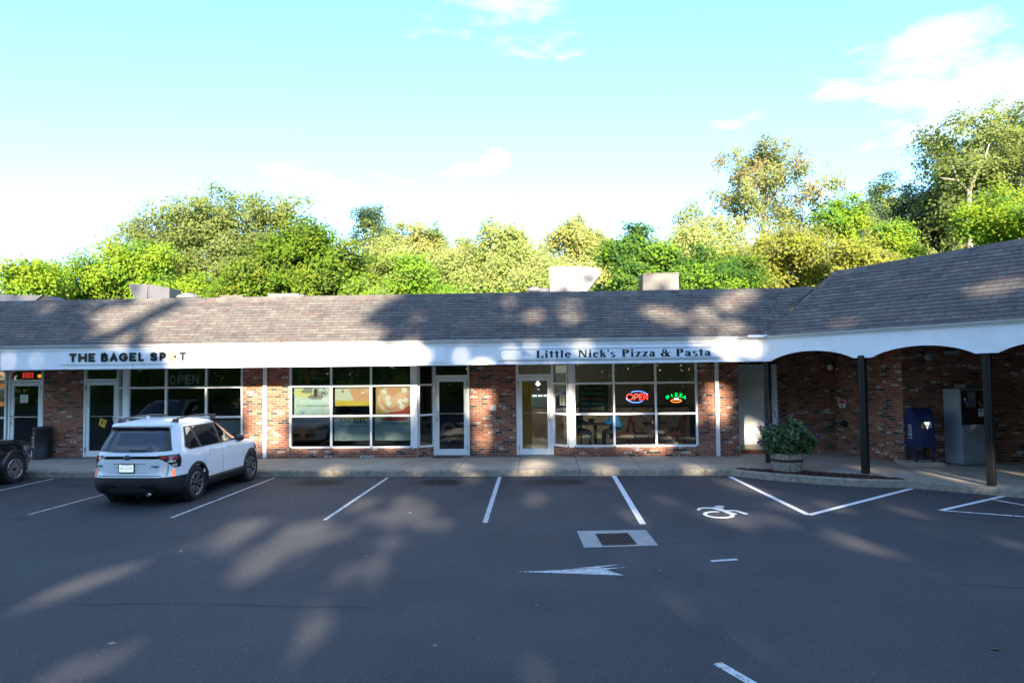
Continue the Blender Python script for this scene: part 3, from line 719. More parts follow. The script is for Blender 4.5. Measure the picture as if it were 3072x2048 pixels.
# pizza shop sign
s = empty('shop_sign', (1.6, FY, 2.82), "framed white sign reading Little Nick's Pizza & Pasta in dark serif letters", 'sign', 'shop signs on the white fascia')
bx('board', W2L(s, (-1.24, FY - .032, 2.805)), W2L(s, (4.46, FY - .003, 3.115)), mat('sign_panel', (.78, .82, .87), .5), s)
M_NAVY = mat('dark_sign_ink', (.016, .022, .034), .5); M_RULE = mat('sign_rule', (.12, .14, .18), .5)
fr_ = MB()
x0, x1, z0, z1 = -1.20, 4.42, 2.835, 3.085; n = .05
outl = [(x0 + n, z0), (x1 - n, z0), (x1 - n, z0 + .02), (x1, z0 + n), (x1, z1 - n), (x1 - n, z1 - .02), (x1 - n, z1), (x0 + n, z1), (x0 + n, z1 - .02), (x0, z1 - n), (x0, z0 + n), (x0 + n, z0 + .02), (x0 + n, z0)]
for a, b in zip(outl[:-1], outl[1:]): stroke(fr_, [a, b], .010, lambda x, z: (x, FY - .034, z), round_cap=False)
for q in ((-1.235, 2.81, 4.455, 2.816), (-1.235, 3.104, 4.455, 3.110)): fr_.face([(q[0], FY - .0335, q[1]), (q[2], FY - .0335, q[1]), (q[2], FY - .0335, q[3]), (q[0], FY - .0335, q[3])])
fr_.v = [W2L(s, p) for p in fr_.v]; fr_.build('border', M_RULE, s, fix=False)
lg = MB(); 
for a in range(0, 360, 20): stroke(lg, arc(-.73, 2.97, .075, .10, a, a + 20, 2), .006, lambda x, z: (x, FY - .034, z), round_cap=False)
for st in ([(-.76, 2.99), (-.75, 2.97), (-.74, 2.99)], [(-.70, 2.98), (-.72, 2.96)], [(-.76, 2.93), (-.73, 2.915), (-.70, 2.93)]): stroke(lg, st, .008, lambda x, z: (x, FY - .0345, z))
lg.v = [W2L(s, p) for p in lg.v]; lg.build('emblem', mat('faded_emblem', (.36, .30, .40), .6), s, fix=False)
hat = MB(); hat.face([W2L(s, p) for p in ((-.63, FY - .0336, 2.925), (-.42, FY - .0336, 2.925), (-.44, FY - .0336, 2.99), (-.55, FY - .0336, 3.05), (-.63, FY - .0336, 3.06))]); hat.build('emblem_patch', mat('lilac_patch', (.56, .55, .68), .6), s)
def ring(cx, cy, rx, ry, th, tv, a0=0, a1=360, n=20):
    o = []
    for i in range(n):
        a, b = R(a0 + (a1 - a0) * i / n), R(a0 + (a1 - a0) * (i + 1) / n)
        P = lambda t, k: (cx + (rx - th * k) * math.cos(t), cy + (ry - tv * k) * math.sin(t))
        o.append([P(a, 0), P(b, 0), P(b, 1), P(a, 1)])
    return o
def rc(a, b, c, d): return [(a, b), (c, b), (c, d), (a, d)]
X = .68
SER = {
 'L': (.82, [rc(.14, 0, .42, 1), rc(.02, .95, .56, 1), rc(.02, 0, .95, .06), [(.7, .06), (.95, .06), (.95, .34), (.9, .34)]]),
 'i': (.40, [rc(.26, 0, .74, X), rc(.02, 0, .98, .05), rc(.04, X - .05, .5, X)] + [[(.5 + .3 * math.cos(k * .7854), .88 + .12 * math.sin(k * .7854)) for k in range(8)]]),
 't': (.46, [rc(.30, .06, .70, .92), rc(.02, X - .07, .98, X), rc(.30, 0, .9, .07), [(.30, X), (.30, .92), (.1, X)]]),
 'l': (.40, [rc(.26, 0, .74, 1), rc(.02, 0, .98, .05), rc(.04, .95, .5, 1)]),
 'e': (.64, ring(.5, X / 2, .48, X / 2 + .01, .30, .10, 8, 325) + [rc(.22, X / 2 - .01, .96, X / 2 + .05)]),
 'c': (.58, ring(.52, X / 2, .5, X / 2 + .01, .32, .10, 45, 318) + [[(.80 + .14 * math.cos(k * .7854), .50 + .09 * math.sin(k * .7854)) for k in range(8)]]),
 'N': (.98, [rc(.11, 0, .23, 1), rc(.78, 0, .90, 1), [(.10, 1), (.36, 1), (.88, 0), (.72, 0)], rc(0, 0, .34, .05), rc(.66, .95, 1, 1), rc(0, .95, .3, 1)]),
 'k': (.74, [rc(.14, 0, .40, 1), rc(.02, 0, .52, .05), rc(.02, .95, .3, 1), [(.40, .28), (.78, X), (.68, X), (.40, .36)], [(.46, .40), (.62, .50), (.94, 0), (.64, 0)], rc(.55, 0, 1, .05), rc(.58, X - .05, .95, X)]),
 "'": (.20, [[(.1, 1), (.8, 1), (.45, .68), (.25, .68)]]),
 's': (.52, ring(.5, .51, .44, .18, .26, .09, 40, 262) + ring(.5, .17, .46, .185, .28, .09, 90, -140) ),
 'P': (.80, [rc(.12, 0, .40, 1), rc(0, 0, .56, .05), rc(0, .95, .5, 1)] + ring(.46, .72, .50, .28, .32, .09, 90, -90, 12)),
 'z': (.62, [rc(.04, X - .10, .95, X), rc(.02, 0, .98, .10), [(.02, .05), (.42, .05), (.95, X - .05), (.56, X - .05)], [(.04, X), (.04, .46), (.12, X)], [(.98, 0), (.98, .22), (.88, .0)]]),
 'a': (.66, [rc(.56, 0, .84, .50), rc(.78, 0, 1, .06)] + ring(.36, .19, .34, .20, .22, .09, 0, 360, 14) + ring(.45, .46, .39, .23, .29, .10, 0, 170, 10)),
 '&': (.95, ring(.40, .77, .24, .23, .13, .05) + ring(.36, .28, .36, .29, .22, .05) + [[(.30, .62), (.50, .66), (1.0, 0), (.74, 0)], [(.66, .30), (.73, .30), (.88, .56), (.80, .56)], rc(.68, .53, 1, .58)]),
}
def nick_x(c): return -1.22 + ((1400 + c / 2.851) / 1.30612 - 1147) * (5.66 / 512)
for word, c0, c1 in (('Little', 597, 897), ("Nick's", 960, 1278), ('Pizza', 1333, 1620), ('&', 1665, 1745), ('Pasta', 1793, 2090)):
    X0, X1 = nick_x(c0), nick_x(c1); ws = [SER[c][0] for c in word]; gap = .12; tot = sum(ws) + gap * (len(word) - 1); k = (X1 - X0) / tot; x = X0
    for ch, w in zip(word, ws):
        mb = MB()
        for i, pl in enumerate(SER[ch][1]):
            for dx in (-.007, .007): mb.face([W2L(s, (x + px * w * k + dx, FY - .034 - .0003 * i - (.00015 if dx > 0 else 0), 2.866 + pz * .194)) for px, pz in pl])
        mb.build('letter', M_NAVY, s, fix=False); x += (w + gap) * k

# ================================================================== IN AND BEHIND THE WINDOWS
GY = WF + .085
def emat(n, c, e): return mat(n, c, .4, emit=c, es=e)
E_RED, E_BLUE, E_GREEN, E_WHITE = emat('neon_red', (1, .03, .02), 3.2), emat('neon_blue', (.07, .16, 1), 2.6), emat('neon_green', (.0, 1, .12), 1.6), emat('neon_white', (.95, .95, 1), 2.2)
E_ORANGE = emat('neon_orange', (1, .12, .02), 2.6)
o = empty('neon_sign', (2.47, GY, 1.63), 'red neon OPEN sign in a blue ring hanging in the pizzeria window', 'neon sign')
for i, (ch, x0, x1) in enumerate((('O', -.27, -.10), ('P', -.06, .05), ('E', .085, .175), ('N', .205, .30))):
    mb = MB()
    for st in GLYPH[ch]: mb.tube([(x0 + a * (x1 - x0), -.0 - .004 * (i % 2), .075 + b * .155) for a, b in st], .0085, 6)
    mb.build('letter', E_RED, o)
for st in (arc(.03, .155, .29, .155, 18, 128, 18), arc(-.02, .150, .27, .155, 190, 312, 18)):
    mb = MB(); mb.tube([(x, .012, z) for x, z in st], .008, 6); mb.build('neon_tube', E_BLUE, o)
mb = MB(); mb.tube([(-.18, .02, .02), (-.17, .03, -.1), (-.12, .04, -.22), (-.05, .05, -.28)], .004, 5); mb.build('power_cord', M_BLACK, o)
o = empty('neon_sign', (3.56, GY, 1.54), 'oval black neon sign with green PIZZA above a red pizza slice', 'neon sign')
mb = MB(); mb.lathe([(.0, .0), (1, 0), (1, .014), (0, .014)], (0, .02, 0), 'y', 28, cap=False); mb.v = [(x * .285, y, z * .17 + .18) for x, y, z in mb.v]; mb.build('back_plate', M_BLACK, o)
for i, ch in enumerate('PIZZA'):
    a = R(132 - 21 * i); cx, cz = .31 * math.cos(a), .02 + .235 * math.sin(a) ; rot = a - math.pi / 2; mb = MB()
    for st in GLYPH[ch]:
        P = []
        for px, pz in st:
            lx, lz = (px - .5) * (.07 if ch != 'I' else .02), pz * .075; P.append((cx + lx * math.cos(rot * .8) - lz * math.sin(rot * .8), .0, cz + lx * math.sin(rot * .8) + lz * math.cos(rot * .8)))
        mb.tube(P, .007, 5)
    mb.build('letter', E_GREEN, o)
mb = MB(); mb.tube([(x, 0, z) for x, z in [(-.15, .13), (-.10, .155), (.02, .16), (.12, .15), (.15, .12), (.10, .10), (0, .085), (-.11, .095), (-.15, .13)]], .007, 5); mb.build('neon_tube', E_ORANGE, o)
mb = MB()
for x in (-.045, .0, .045): mb.tube([(x, 0, .15), (x + .012, 0, .17), (x - .004, 0, .19), (x + .01, 0, .205)], .006, 5)
mb.build('neon_tube', E_WHITE, o)
mb = MB()
for x in (-.11, .11): mb.tube([(x, .02, .33), (x, .02, .60)], .003, 4)
mb.build('hanging_chain', M_METAL, o)
# chalk menu board
o = empty('menu_board', (1.30, WF + .30, 1.36), 'dark green chalk menu board with pastel lines inside the pizzeria window', 'menu board')
bx('board', (-.41, 0, 0), (.41, .02, .76), mat('chalkboard', (.012, .028, .024), .8), o)
CH = [mat('chalk_pink', (0.90, 0.22, 0.18), .9), mat('chalk_teal', (0.18, 0.58, 0.50), .9), mat('chalk_red', (0.81, 0.18, 0.11), .9), mat('chalk_blue', (0.22, 0.61, 0.72), .9), mat('chalk_yellow', (0.76, 0.61, 0.18), .9)]
for k, tx in enumerate(('Lunch Specials', 'Penne Sicilian Meatball', 'Chicken Saltimbocca', 'Pasta Rosse - Grilled Chicken', 'Penne - Ham Wedge')):
    text('chalk_line', tx, .085, (-.02, -.004, .63 - .14 * k), CH[k], o, width=.62 if k else .5)
# paper notice and yellow banner at the pizzeria door
o = empty('paper_notice', (.41, WR - .02, 1.54), 'white paper notice with food pictures taped inside the side light', 'notice', rz=R(-36))
bx('sheet', (-.15, .10, 0), (.15, .103, .31), mat('white_paper', (.75, .75, .73), .8), o)
mb = MB()
for x, z, w, h in ((-.10, .24, .12, .03), (-.09, .18, .06, .045), (.02, .17, .06, .05), (-.10, .11, .07, .04), (-.08, .05, .05, .04), (.03, .10, .05, .05)): mb.face([(x, .098, z), (x + w, .098, z), (x + w, .098, z + h), (x, .098, z + h)], 0)
mb.build('picture', mat('food_print', (.45, .25, .12), .8), o, fix=False)
o = empty('banner', (-.66, 19.95, .17), 'tall yellow banner with pale sun rays standing behind the pizzeria door', 'banner')
bx('panel', (-.13, 0, .05), (.19, .02, 2.02), mat('banner_yellow', (.62, .40, .03), .7), o)
mb = MB()
for a in (-30, -18, -6, 6, 18, 30): mb.face([(-.10, -.002, .95), (-.10 + .9 * math.sin(R(a)) * .35, -.002, 1.9), (-.04 + .9 * math.sin(R(a)) * .35, -.002, 1.9)] if -.04 + .9 * math.sin(R(a)) * .35 < .12 and -.10 + .9 * math.sin(R(a)) * .35 > -.13 else [(-.10, -.002, .95), (-.02, -.002, 1.7), (.02, -.002, 1.7)])
mb.build('sun_ray', mat('banner_ray', (.72, .58, .20), .7), o, fix=False)
mb = MB()
for z in (1.06, 1.30): mb.face([(-.13, -.004, z), (-.07, -.004, z), (-.07, -.004, z + .07), (-.13, -.004, z + .07)])
mb.face([(-.13 + .04 * math.cos(R(k)) if k < 0 else -.13 + .04 * math.cos(R(k)), -.004, .62 + .09 * math.sin(R(k))) for k in range(-90, 91, 20)])
mb.build('banner_lettering', mat('banner_navy', (.02, .02, .10), .7), o, fix=False)

# lamp over the pizzeria counter
o = empty('ceiling_lamp', (-.30, 22.2, 2.10), 'small bright ceiling lamp glowing inside the pizzeria door', 'lamp')
mb = MB(); mb.lathe([(.001, -.05), (.035, -.035), (.05, 0), (.035, .035), (.001, .05)], (0, 0, 0), 'z', 12, cap=False); mb.build('bulb', mat('lamp_bulb', (1, 1, 1), .4, emit=(1, .93, .82), es=60), o)
mb = MB(); mb.tube([(0, 0, .05), (0, 0, .66)], .008, 6); mb.build('rod', M_METAL, o)
ld = bpy.data.lights.new('lamp_light', 'POINT'); ld.energy = 14; ld.color = (1, .9, .75); ld.shadow_soft_size = .08
lo = bpy.data.objects.new('lamp_light', ld); COL.objects.link(lo); lo.location = (-.30, 22.2, 1.95)
# counter with diagonal cream tiles
o = empty('service_counter', (1.6, 24, .17), 'cream tiled service counter with diagonal pattern at the back of the pizzeria', 'counter')
bx('body', (-2.6, 0, 0), (-1.05, .7, 1.05), mat('brown_tile', (.16, .11, .07), .5, var=.2, vscale=3), o); bx('body', (-1.045, 0, 0), (3.3, .7, 1.05), mat('cream_tile', (.62, .52, .33), .5, var=.1, vscale=2), o); bx('worktop', (-2.65, -.04, 1.053), (3.32, .74, 1.10), mat('dark_worktop', (.05, .04, .035), .4), o)
mb = MB(); k = -2.6
while k < 3.3:
    for sgn in (1, -1):
        a, b = Vector((k, 0)), Vector((k + sgn * 1.05, 1.05))
        if -2.6 <= b.x <= 3.3: stroke(mb, [a, b], .018, lambda x, z, sgn=sgn: (x, -.003 - .001 * (sgn > 0), z), round_cap=False)
    k += .5
mb.build('tile_joint', mat('joint_dark', (.10, .08, .06), .8), o, fix=False)
bx('pier', (.55, -.05, 0), (.72, .0, 1.05), M_DARK, o); bx('pier', (2.05, -.05, 0), (2.2, .0, 1.05), M_DARK, o)
o = empty('display_case', (-.3, 24, 1.27), 'glass display case with bright trays on the pizzeria counter', 'display case')
bx('case', (-.5, .1, 0), (.6, .6, .45), mat('case_glass', (.10, .14, .15), .12), o)
mb = MB()
for k in range(5): mb.box((-.42 + k * .2, .06, .36), (-.28 + k * .2, .09, .39))
mb.build('tray', mat('tray_glow', (.7, .8, .85), .3, emit=(.8, .9, 1), es=1.0), o)

M_WOOD = mat('cherry_wood', (.26, .052, .018), .35, var=.25, vscale=12)
def chair(x, y, face, label):
    o = empty('wooden_chair', (x, y, .17), label, 'chair', 'red wooden chairs in the pizzeria', rz=0 if face > 0 else math.pi)
    soften(bx('seat', (-.21, -.21, .43), (.21, .21, .47), M_WOOD, o), .012)
    for sx in (-.185, .185):
        for sy in (-.185, .185):
            mb = MB()
            if sx < 0: mb.tube([(sx, sy, 0), (sx, sy, .43), (sx - .03, sy, .65), (sx - .11, sy, .98)], [.02, .022, .022, .017], 6)
            else: mb.tube([(sx, sy, 0), (sx, sy, .43)], [.018, .022], 6)
            mb.build('leg', M_WOOD, o)
    mb = MB()
    for z, dx in ((.93, -.285), (.62, -.215)): mb.box((dx - .012, -.17, z - .035), (dx + .012, .17, z + .045))
    mb.build('back_rail', M_WOOD, o)
    mb = MB()
    for sy in (-.09, 0, .09): mb.tube([(-.213, sy, .62), (-.283, sy, .92)], .010, 5)
    mb.build('back_slat', M_WOOD, o)
    mb = MB(); mb.box((-.18, -.19, .2), (.18, -.175, .22)); mb.box((-.18, .175, .2), (.18, .19, .22)); mb.build('stretcher', M_WOOD, o)
def table(x, y, label):
    o = empty('pedestal_table', (x, y, .17), label, 'table', 'dark pedestal tables in the pizzeria')
    soften(bx('tabletop', (-.38, -.36, .73), (.38, .36, .76), M_BLACK, o), .006)
    mb = MB(); mb.lathe([(.05, .03), (.045, .4), (.055, .73)], (0, 0, 0), 'z', 12); mb.build('pedestal', M_BLACK, o)
    mb = MB(); mb.box((-.28, -.03, 0), (.28, .03, .03)); mb.box((-.03, -.28, .001), (.03, .28, .031)); mb.build('foot', M_BLACK, o)
table(1.43, 20.75, 'dark pedestal table between the two seated people in the pizzeria')
table(3.22, 20.75, 'dark pedestal table with shakers at the pizzeria window near its right edge')
chair(.82, 20.72, 1, 'red wooden chair under the person in black')
chair(2.20, 20.75, -1, 'red wooden chair under the person in the blue shirt')
chair(2.78, 20.75, 1, 'empty red wooden chair with its back to the blue shirt')
chair(3.72, 20.75, -1, 'empty red wooden chair at the right end of the window table')
chair(4.15, 22.3, -1, 'red wooden chair standing deeper inside the pizzeria')
for x, y, lab, c in ((1.30, 20.62, 'small dark napkin holder on the table of the blue shirted person', (.05, .05, .06)), (3.12, 20.6, 'red capped shaker on the window table by the empty chairs', (.5, .08, .05))):
    o = empty('napkin_holder' if x < 2 else 'shaker', (x, y, .932), lab, 'napkin holder' if x < 2 else 'shaker')
    mb = MB(); 
    if x < 2: mb.box((-.08, -.06, 0), (.08, .06, .16)); mb.build('case', mat('holder_black', c, .4), o); bx('napkin', (-.06, -.04, .161), (.06, .04, .175), M_FASCIA, o)
    else:
        mb.lathe([(.03, 0), (.032, .07), (.026, .09)], (0, 0, 0), 'z', 10); mb.build('glass', mat('shaker_glass', (.6, .6, .55), .2), o)
        mb = MB(); mb.lathe([(.028, .091), (.026, .12), (.01, .13)], (0, 0, 0), 'z', 10); mb.build('cap', mat('shaker_red', c, .4), o)
def person(x, y, face, label, shirt, trouser, skin, hair, lean=0.0):
    o = empty('person', (x, y, .17), label, 'person', rz=0 if face > 0 else math.pi)
    def body(name, J, E, rad, m):
        me = bpy.data.meshes.new(name); me.from_pydata(J, E, []); ob = bpy.data.objects.new(name, me); COL.objects.link(ob)
        md = ob.modifiers.new('skin', 'SKIN'); md.use_smooth_shade = True
        for i, r in enumerate(rad): me.skin_vertices[0].data[i].radius = r if hasattr(r, '__len__') else (r, r)
        me.skin_vertices[0].data[0].use_root = True
        sb = ob.modifiers.new('sub', 'SUBSURF'); sb.levels = sb.render_levels = 2
        dg = bpy.context.evaluated_depsgraph_get(); m2 = bpy.data.meshes.new_from_object(ob.evaluated_get(dg)); bpy.data.objects.remove(ob)
        m2.materials.clear(); m2.materials.append(m)
        for p in m2.polygons: p.use_smooth = True
        return link(name, m2, o)
    L = lean
    body('torso_and_arms', [(0, 0, .52), (.02 + L, 0, .78), (.05 + L, 0, .98), (.07 + L, 0, 1.08), (.08 + L, .17, 1.03), (.16 + L, .25, .80), (.36 + L, .16, .74), (.08 + L, -.17, 1.03), (.16 + L, -.25, .80), (.36 + L, -.16, .74)],
         [(0, 1), (1, 2), (2, 3), (2, 4), (4, 5), (5, 6), (2, 7), (7, 8), (8, 9)], [(.22, .18), (.23, .19), (.23, .17), (.07, .07), .085, .065, .045, .085, .065, .045], shirt)
    body('legs', [(0, 0, .52), (.12, .10, .52), (.45, .12, .52), (.46, .12, .10), (.12, -.10, .52), (.45, -.12, .52), (.46, -.12, .10)], [(0, 1), (1, 2), (2, 3), (0, 4), (4, 5), (5, 6)], [.13, .11, .075, .05, .11, .075, .05], trouser)
    body('head', [(.09 + L, 0, 1.08), (.10 + L, 0, 1.17), (.13 + L, 0, 1.27), (.17 + L, 0, 1.24)], [(0, 1), (1, 2), (2, 3)], [.055, .06, (.095, .105), .05], skin)
    mb = MB(); mb.lathe([(.112, -.02), (.108, .04), (.08, .09), (.03, .115), (.001, .118)], (.115 + L, 0, 1.28), 'z', 16); mb.build('hair', hair, o)
    for sy in (.135, -.135):
        mb = MB()
        for k in range(5): a = (k - 2) * .014; mb.tube([(.36 + L, sy + a * .6, .755), (.42 + L, sy + a, .755 - .005 * abs(k - 2)), (.46 - .012 * abs(k - 2) + L, sy + a * 1.1, .75)], [.014, .010, .007], 5)
        mb.build('hand', skin, o)
    for sy in (.12, -.12):
        mb = MB(); mb.tube([(.42, sy, .045), (.52, sy, .045), (.63, sy, .03)], [.05, .048, .03], 8); mb.build('shoe', M_BLACK, o)
M_SKIN = mat('skin', (.42, .25, .17), .6)
person(2.14, 20.75, -1, 'person in a bright blue shirt seated with back to the window at the dark table', mat('blue_shirt', (.03, .20, .55), .8), mat('grey_trousers', (.05, .06, .065), .9), M_SKIN, mat('grey_hair', (.18, .17, .16), .8), .10)
person(.82, 20.72, 1, 'person in black clothes seated opposite the blue shirt', mat('black_shirt', (.012, .012, .014), .9), mat('black_trousers', (.02, .022, .025), .9), M_SKIN, mat('dark_hair', (.03, .022, .018), .8), .05)

# ---- nail salon posters, each on the inside of its pane
PY = WF + .095
M_SHADEBLUE = mat('poster_pale_blue', (.50, .62, .62), .6, second=(.58, .66, .58), sscale=2.0)
def poster(x0, x1, z0, z1, label, base):
    o = empty('window_poster', (x0, PY, z0), label, 'poster', 'printed posters in the nail salon window')
    bx('sheet', (0, 0, 0), (x1 - x0, .004, z1 - z0), base, o); return o
def blob(mb, cx, cz, rx, rz, mi=0, y=-.002, n=14, rot=0, wob=0):
    mb.face([(cx + (rx * math.cos(a) * math.cos(rot) - rz * math.sin(a) * math.sin(rot)) * (1 + wob * math.sin(3 * a)), y, cz + rx * math.cos(a) * math.sin(rot) + rz * math.sin(a) * math.cos(rot)) for a in [2 * math.pi * k / n for k in range(n)]], mi)
M_SK1, M_SK2, M_SK3 = mat('print_skin', (.60, .30, .17), .6), mat('print_skin_light', (.68, .42, .29), .6), mat('print_nail', (.74, .66, .62), .6)
M_DG, M_YEL, M_RED, M_WHT, M_OLV = mat('print_dark_green', (.035, .055, .02), .6, var=.3, vscale=6), mat('print_yellow', (.55, .42, .04), .6), mat('print_red', (.42, .05, .03), .6), mat('print_white', (.72, .74, .70), .6), mat('print_olive', (.16, .17, .02), .6)
M_INK = mat('poster_ink', (.05, .07, .06), .6); M_BL = mat('print_blue', (.16, .32, .60), .6)
def sprig(mb, cx, z0, mi):
    for k in range(11):
        a = R(-65 + 13 * k); l = .13 + .05 * ((k * 7) % 3); mb.face([(cx - .006, -.003 - .0003 * k, z0), (cx + .006, -.003 - .0003 * k, z0), (cx + l * math.sin(a), -.003 - .0003 * k, z0 + l * math.cos(a))], mi)
o = poster(-7.24, -6.15, 2.20, 2.70, 'dark poster lettered Face & Body Waxing in the top left salon pane', M_DG)
mb = MB(); blob(mb, .40, .25, .09, .26, 0, rot=.25); blob(mb, .22, .30, .08, .22, 1, -.003); blob(mb, .62, .34, .10, .2, 0, -.0035, rot=-.3); mb.build('print', [mat('print_orange_skin', (.30, .12, .04), .6), M_OLV], o, fix=False)
text('lettering', 'Face & Body', .11, (.78, -.006, .30), mat('poster_ivory', (.40, .44, .38), .6), o, width=.55); text('lettering', 'Waxing', .11, (.78, -.006, .16), MATS['poster_ivory'], o)
o = poster(-7.20, -6.16, 1.36, 2.12, 'pale poster with spa stones lettered Gift Certificates Available', M_SHADEBLUE)
mb = MB(); blob(mb, .32, .62, .34, .14, 1, -.0015); blob(mb, .36, .66, .17, .055, 2, -.0025); blob(mb, .40, .72, .15, .04, 2, -.0028); blob(mb, .62, .50, .22, .075, 2, -.003); blob(mb, .62, .62, .06, .13, 3, -.0035)
rk = random.Random(2)
for k in range(60): blob(mb, .82 + rk.gauss(0, .09), .62 + rk.gauss(0, .06), .012, .02, 4, -.004 - .0001 * k, 6)
sprig(mb, .25, .02, 5); mb.build('print', [M_WHT, mat('print_cream_yellow', (.66, .62, .28), .6), mat('print_stone', (.24, .24, .20), .6), mat('print_dark_bottle', (.05, .035, .025), .6), mat('print_lavender', (.10, .08, .13), .6), M_BL], o, fix=False)
text('lettering', 'Gift Certificates Available', .09, (.55, -.008, .225), M_INK, o, width=.92)
def hand_print(mb, cx, cz, s, mi_skin, mi_nail, rot, y):
    for k in range(4):
        a = rot + R(-14 + 9 * k); l = s * (1, 1.1, 1.05, .85)[k]; px, pz = cx + .14 * s * k * math.cos(rot - 1.57), cz + .14 * s * k * math.sin(rot - 1.57)
        blob(mb, px + l * .5 * math.cos(a), pz + l * .5 * math.sin(a), l * .55, s * .12, mi_skin, y - .0004 * k, 12, a)
        blob(mb, px + l * .95 * math.cos(a), pz + l * .95 * math.sin(a), s * .13, s * .075, mi_nail, y - .002 - .0004 * k, 10, a)
o = poster(-6.05, -5.02, 2.20, 2.70, 'dark green poster with folded hands in the top middle salon pane', M_DG)
mb = MB(); hand_print(mb, .75, .36, .24, 0, 1, R(195), -.002); hand_print(mb, .22, .36, .2, 0, 1, R(-20), -.006); blob(mb, .5, .07, .45, .05, 2, -.001); mb.build('print', [mat('print_dim_skin', (.22, .11, .07), .6), mat('print_dim_nail', (.34, .28, .24), .6), M_OLV], o, fix=False)
o = poster(-6.02, -5.02, 1.60, 2.10, 'bright poster of manicured fingers over yellow grass in the middle pane', mat('print_pale_grey', (.55, .56, .48), .6))
mb = MB(); mb.face([(0, -.0012, 0), (1, -.0012, 0), (1, -.0012, .13), (0, -.0012, .17)], 2); mb.face([(.40, -.0016, .48), (.99, -.0016, .49), (.99, -.0016, .14), (.55, -.0016, .12)], 0); blob(mb, .22, .42, .03, .05, 3, -.0018)
hand_print(mb, .98, .40, .20, 1, 4, R(205), -.003); mb.build('print', [M_SK1, M_SK2, M_YEL, MATS['print_orange_skin'], M_WHT], o, fix=False)
o = poster(-6.04, -5.02, .62, 1.28, 'pale blue poster lettered UV GEL Permanent French in the lower middle pane', M_SHADEBLUE)
mb = MB(); sprig(mb, .28, .03, 0); mb.face([(.06, -.002, .655), (.98, -.002, .655), (.98, -.002, .60), (.3, -.002, .585)], 1); mb.build('print', [M_BL, M_YEL], o, fix=False)
text('lettering', 'UV GEL', .17, (.56, -.006, .50), M_INK, o, bold=.004, width=.78); text('lettering', 'Permanent French', .09, (.56, -.006, .385), M_INK, o, width=.80)
o = poster(-4.92, -3.88, 2.20, 2.70, 'dark green poster with stacked stones and yellow grass in the top right salon pane', M_DG)
mb = MB(); blob(mb, .22, .22, .13, .10, 0); blob(mb, .24, .33, .09, .06, 0, -.003); blob(mb, .28, .08, .15, .05, 0, -.004); mb.face([(.55, -.002, .02), (1.0, -.002, .02), (.98, -.002, .34), (.6, -.002, .22)], 1); mb.build('print', [mat('print_slate', (.045, .05, .07), .6), M_OLV], o, fix=False)
o = poster(-4.85, -3.88, 1.36, 2.12, 'poster of bare feet in a bowl with white daisies in the salon window', mat('print_tan', (.42, .26, .10), .6))
mb = MB()
blob(mb, .55, .40, .50, .42, 5, -.001, 20); blob(mb, .58, .46, .45, .36, 0, -.0014, 20)
blob(mb, .30, .45, .30, .13, 1, -.002, 14, R(125)); blob(mb, .62, .42, .36, .13, 1, -.0025, 14, R(40))
for k in range(5): blob(mb, .12 + .035 * k, .33 - .03 * k, .028, .036, 2, -.003 - .0002 * k, 8); blob(mb, .28 + .05 * k, .17 - .025 * k + .004 * k * k, .032, .03, 2, -.0035 - .0002 * k, 8)
mb.face([(.25, -.0042, 0), (.97, -.0042, 0), (.97, -.0042, .26), (.75, -.0042, .10), (.45, -.0042, .06)], 3)
for x, z in ((.24, .63), (.82, .67), (.35, .45), (.37, .30), (.70, .36), (.86, .39), (.74, .22)):
    for a in range(0, 360, 45): blob(mb, x + .045 * math.cos(R(a)), z + .045 * math.sin(R(a)), .04, .02, 4, -.006 - .00003 * a, 8, R(a))
    blob(mb, x, z, .02, .02, 6, -.008, 8)
mb.build('print', [M_SK1, M_SK2, mat('print_toes', (.62, .32, .2), .6), M_RED, M_WHT, mat('print_bowl', (.66, .50, .34), .6), M_INK], o, fix=False)
o = poster(-4.88, -3.88, .62, 1.28, 'pale blue poster lettered SPA PEDICURES in the lower right salon pane', M_SHADEBLUE)
mb = MB(); sprig(mb, .24, .03, 0); blob(mb, .55, .60, .40, .05, 1, -.002); mb.build('print', [M_BL, M_RED], o, fix=False); text('lettering', 'SPA PEDICURES', .11, (.58, -.006, .44), M_INK, o, width=.74)
# salon chair seen through its door
o = empty('salon_chair', (-2.98, 20.45, .17), 'salon chair with cream ring shaped backrest behind the nail salon door', 'salon chair')
mb = MB(); mb.tube([(.19 * math.cos(a), 0, .62 + .18 * math.sin(a)) for a in [2 * math.pi * k / 20 for k in range(21)]], .05, 8, cap=False); mb.build('backrest', mat('cream_vinyl', (.80, .72, .50), .5), o)
bx('seat', (-.22, -.05, .40), (.22, .38, .46), M_BLACK, o)
mb = MB(); mb.lathe([(.03, .05), (.03, .4)], (0, .15, 0), 'z', 10); mb.build('column', M_CHROME, o)
mb = MB()
for k in range(5): a = 2 * math.pi * k / 5; mb.tube([(0, .15, .07), (.26 * math.cos(a), .15 + .26 * math.sin(a), .035)], .018, 6)
mb.build('foot', M_CHROME, o)
o = empty('doormat', (-2.8, 19.05, .152), 'dark ribbed rubber doormat before the nail salon door', 'doormat')
mb = MB(); mb.box((-.42, -.14, 0), (.42, .22, .012))
for k in range(12): mb.box((-.40 + .068 * k, -.13, .0125), (-.36 + .068 * k, .21, .018))
mb.build('mat', M_RUB, o)
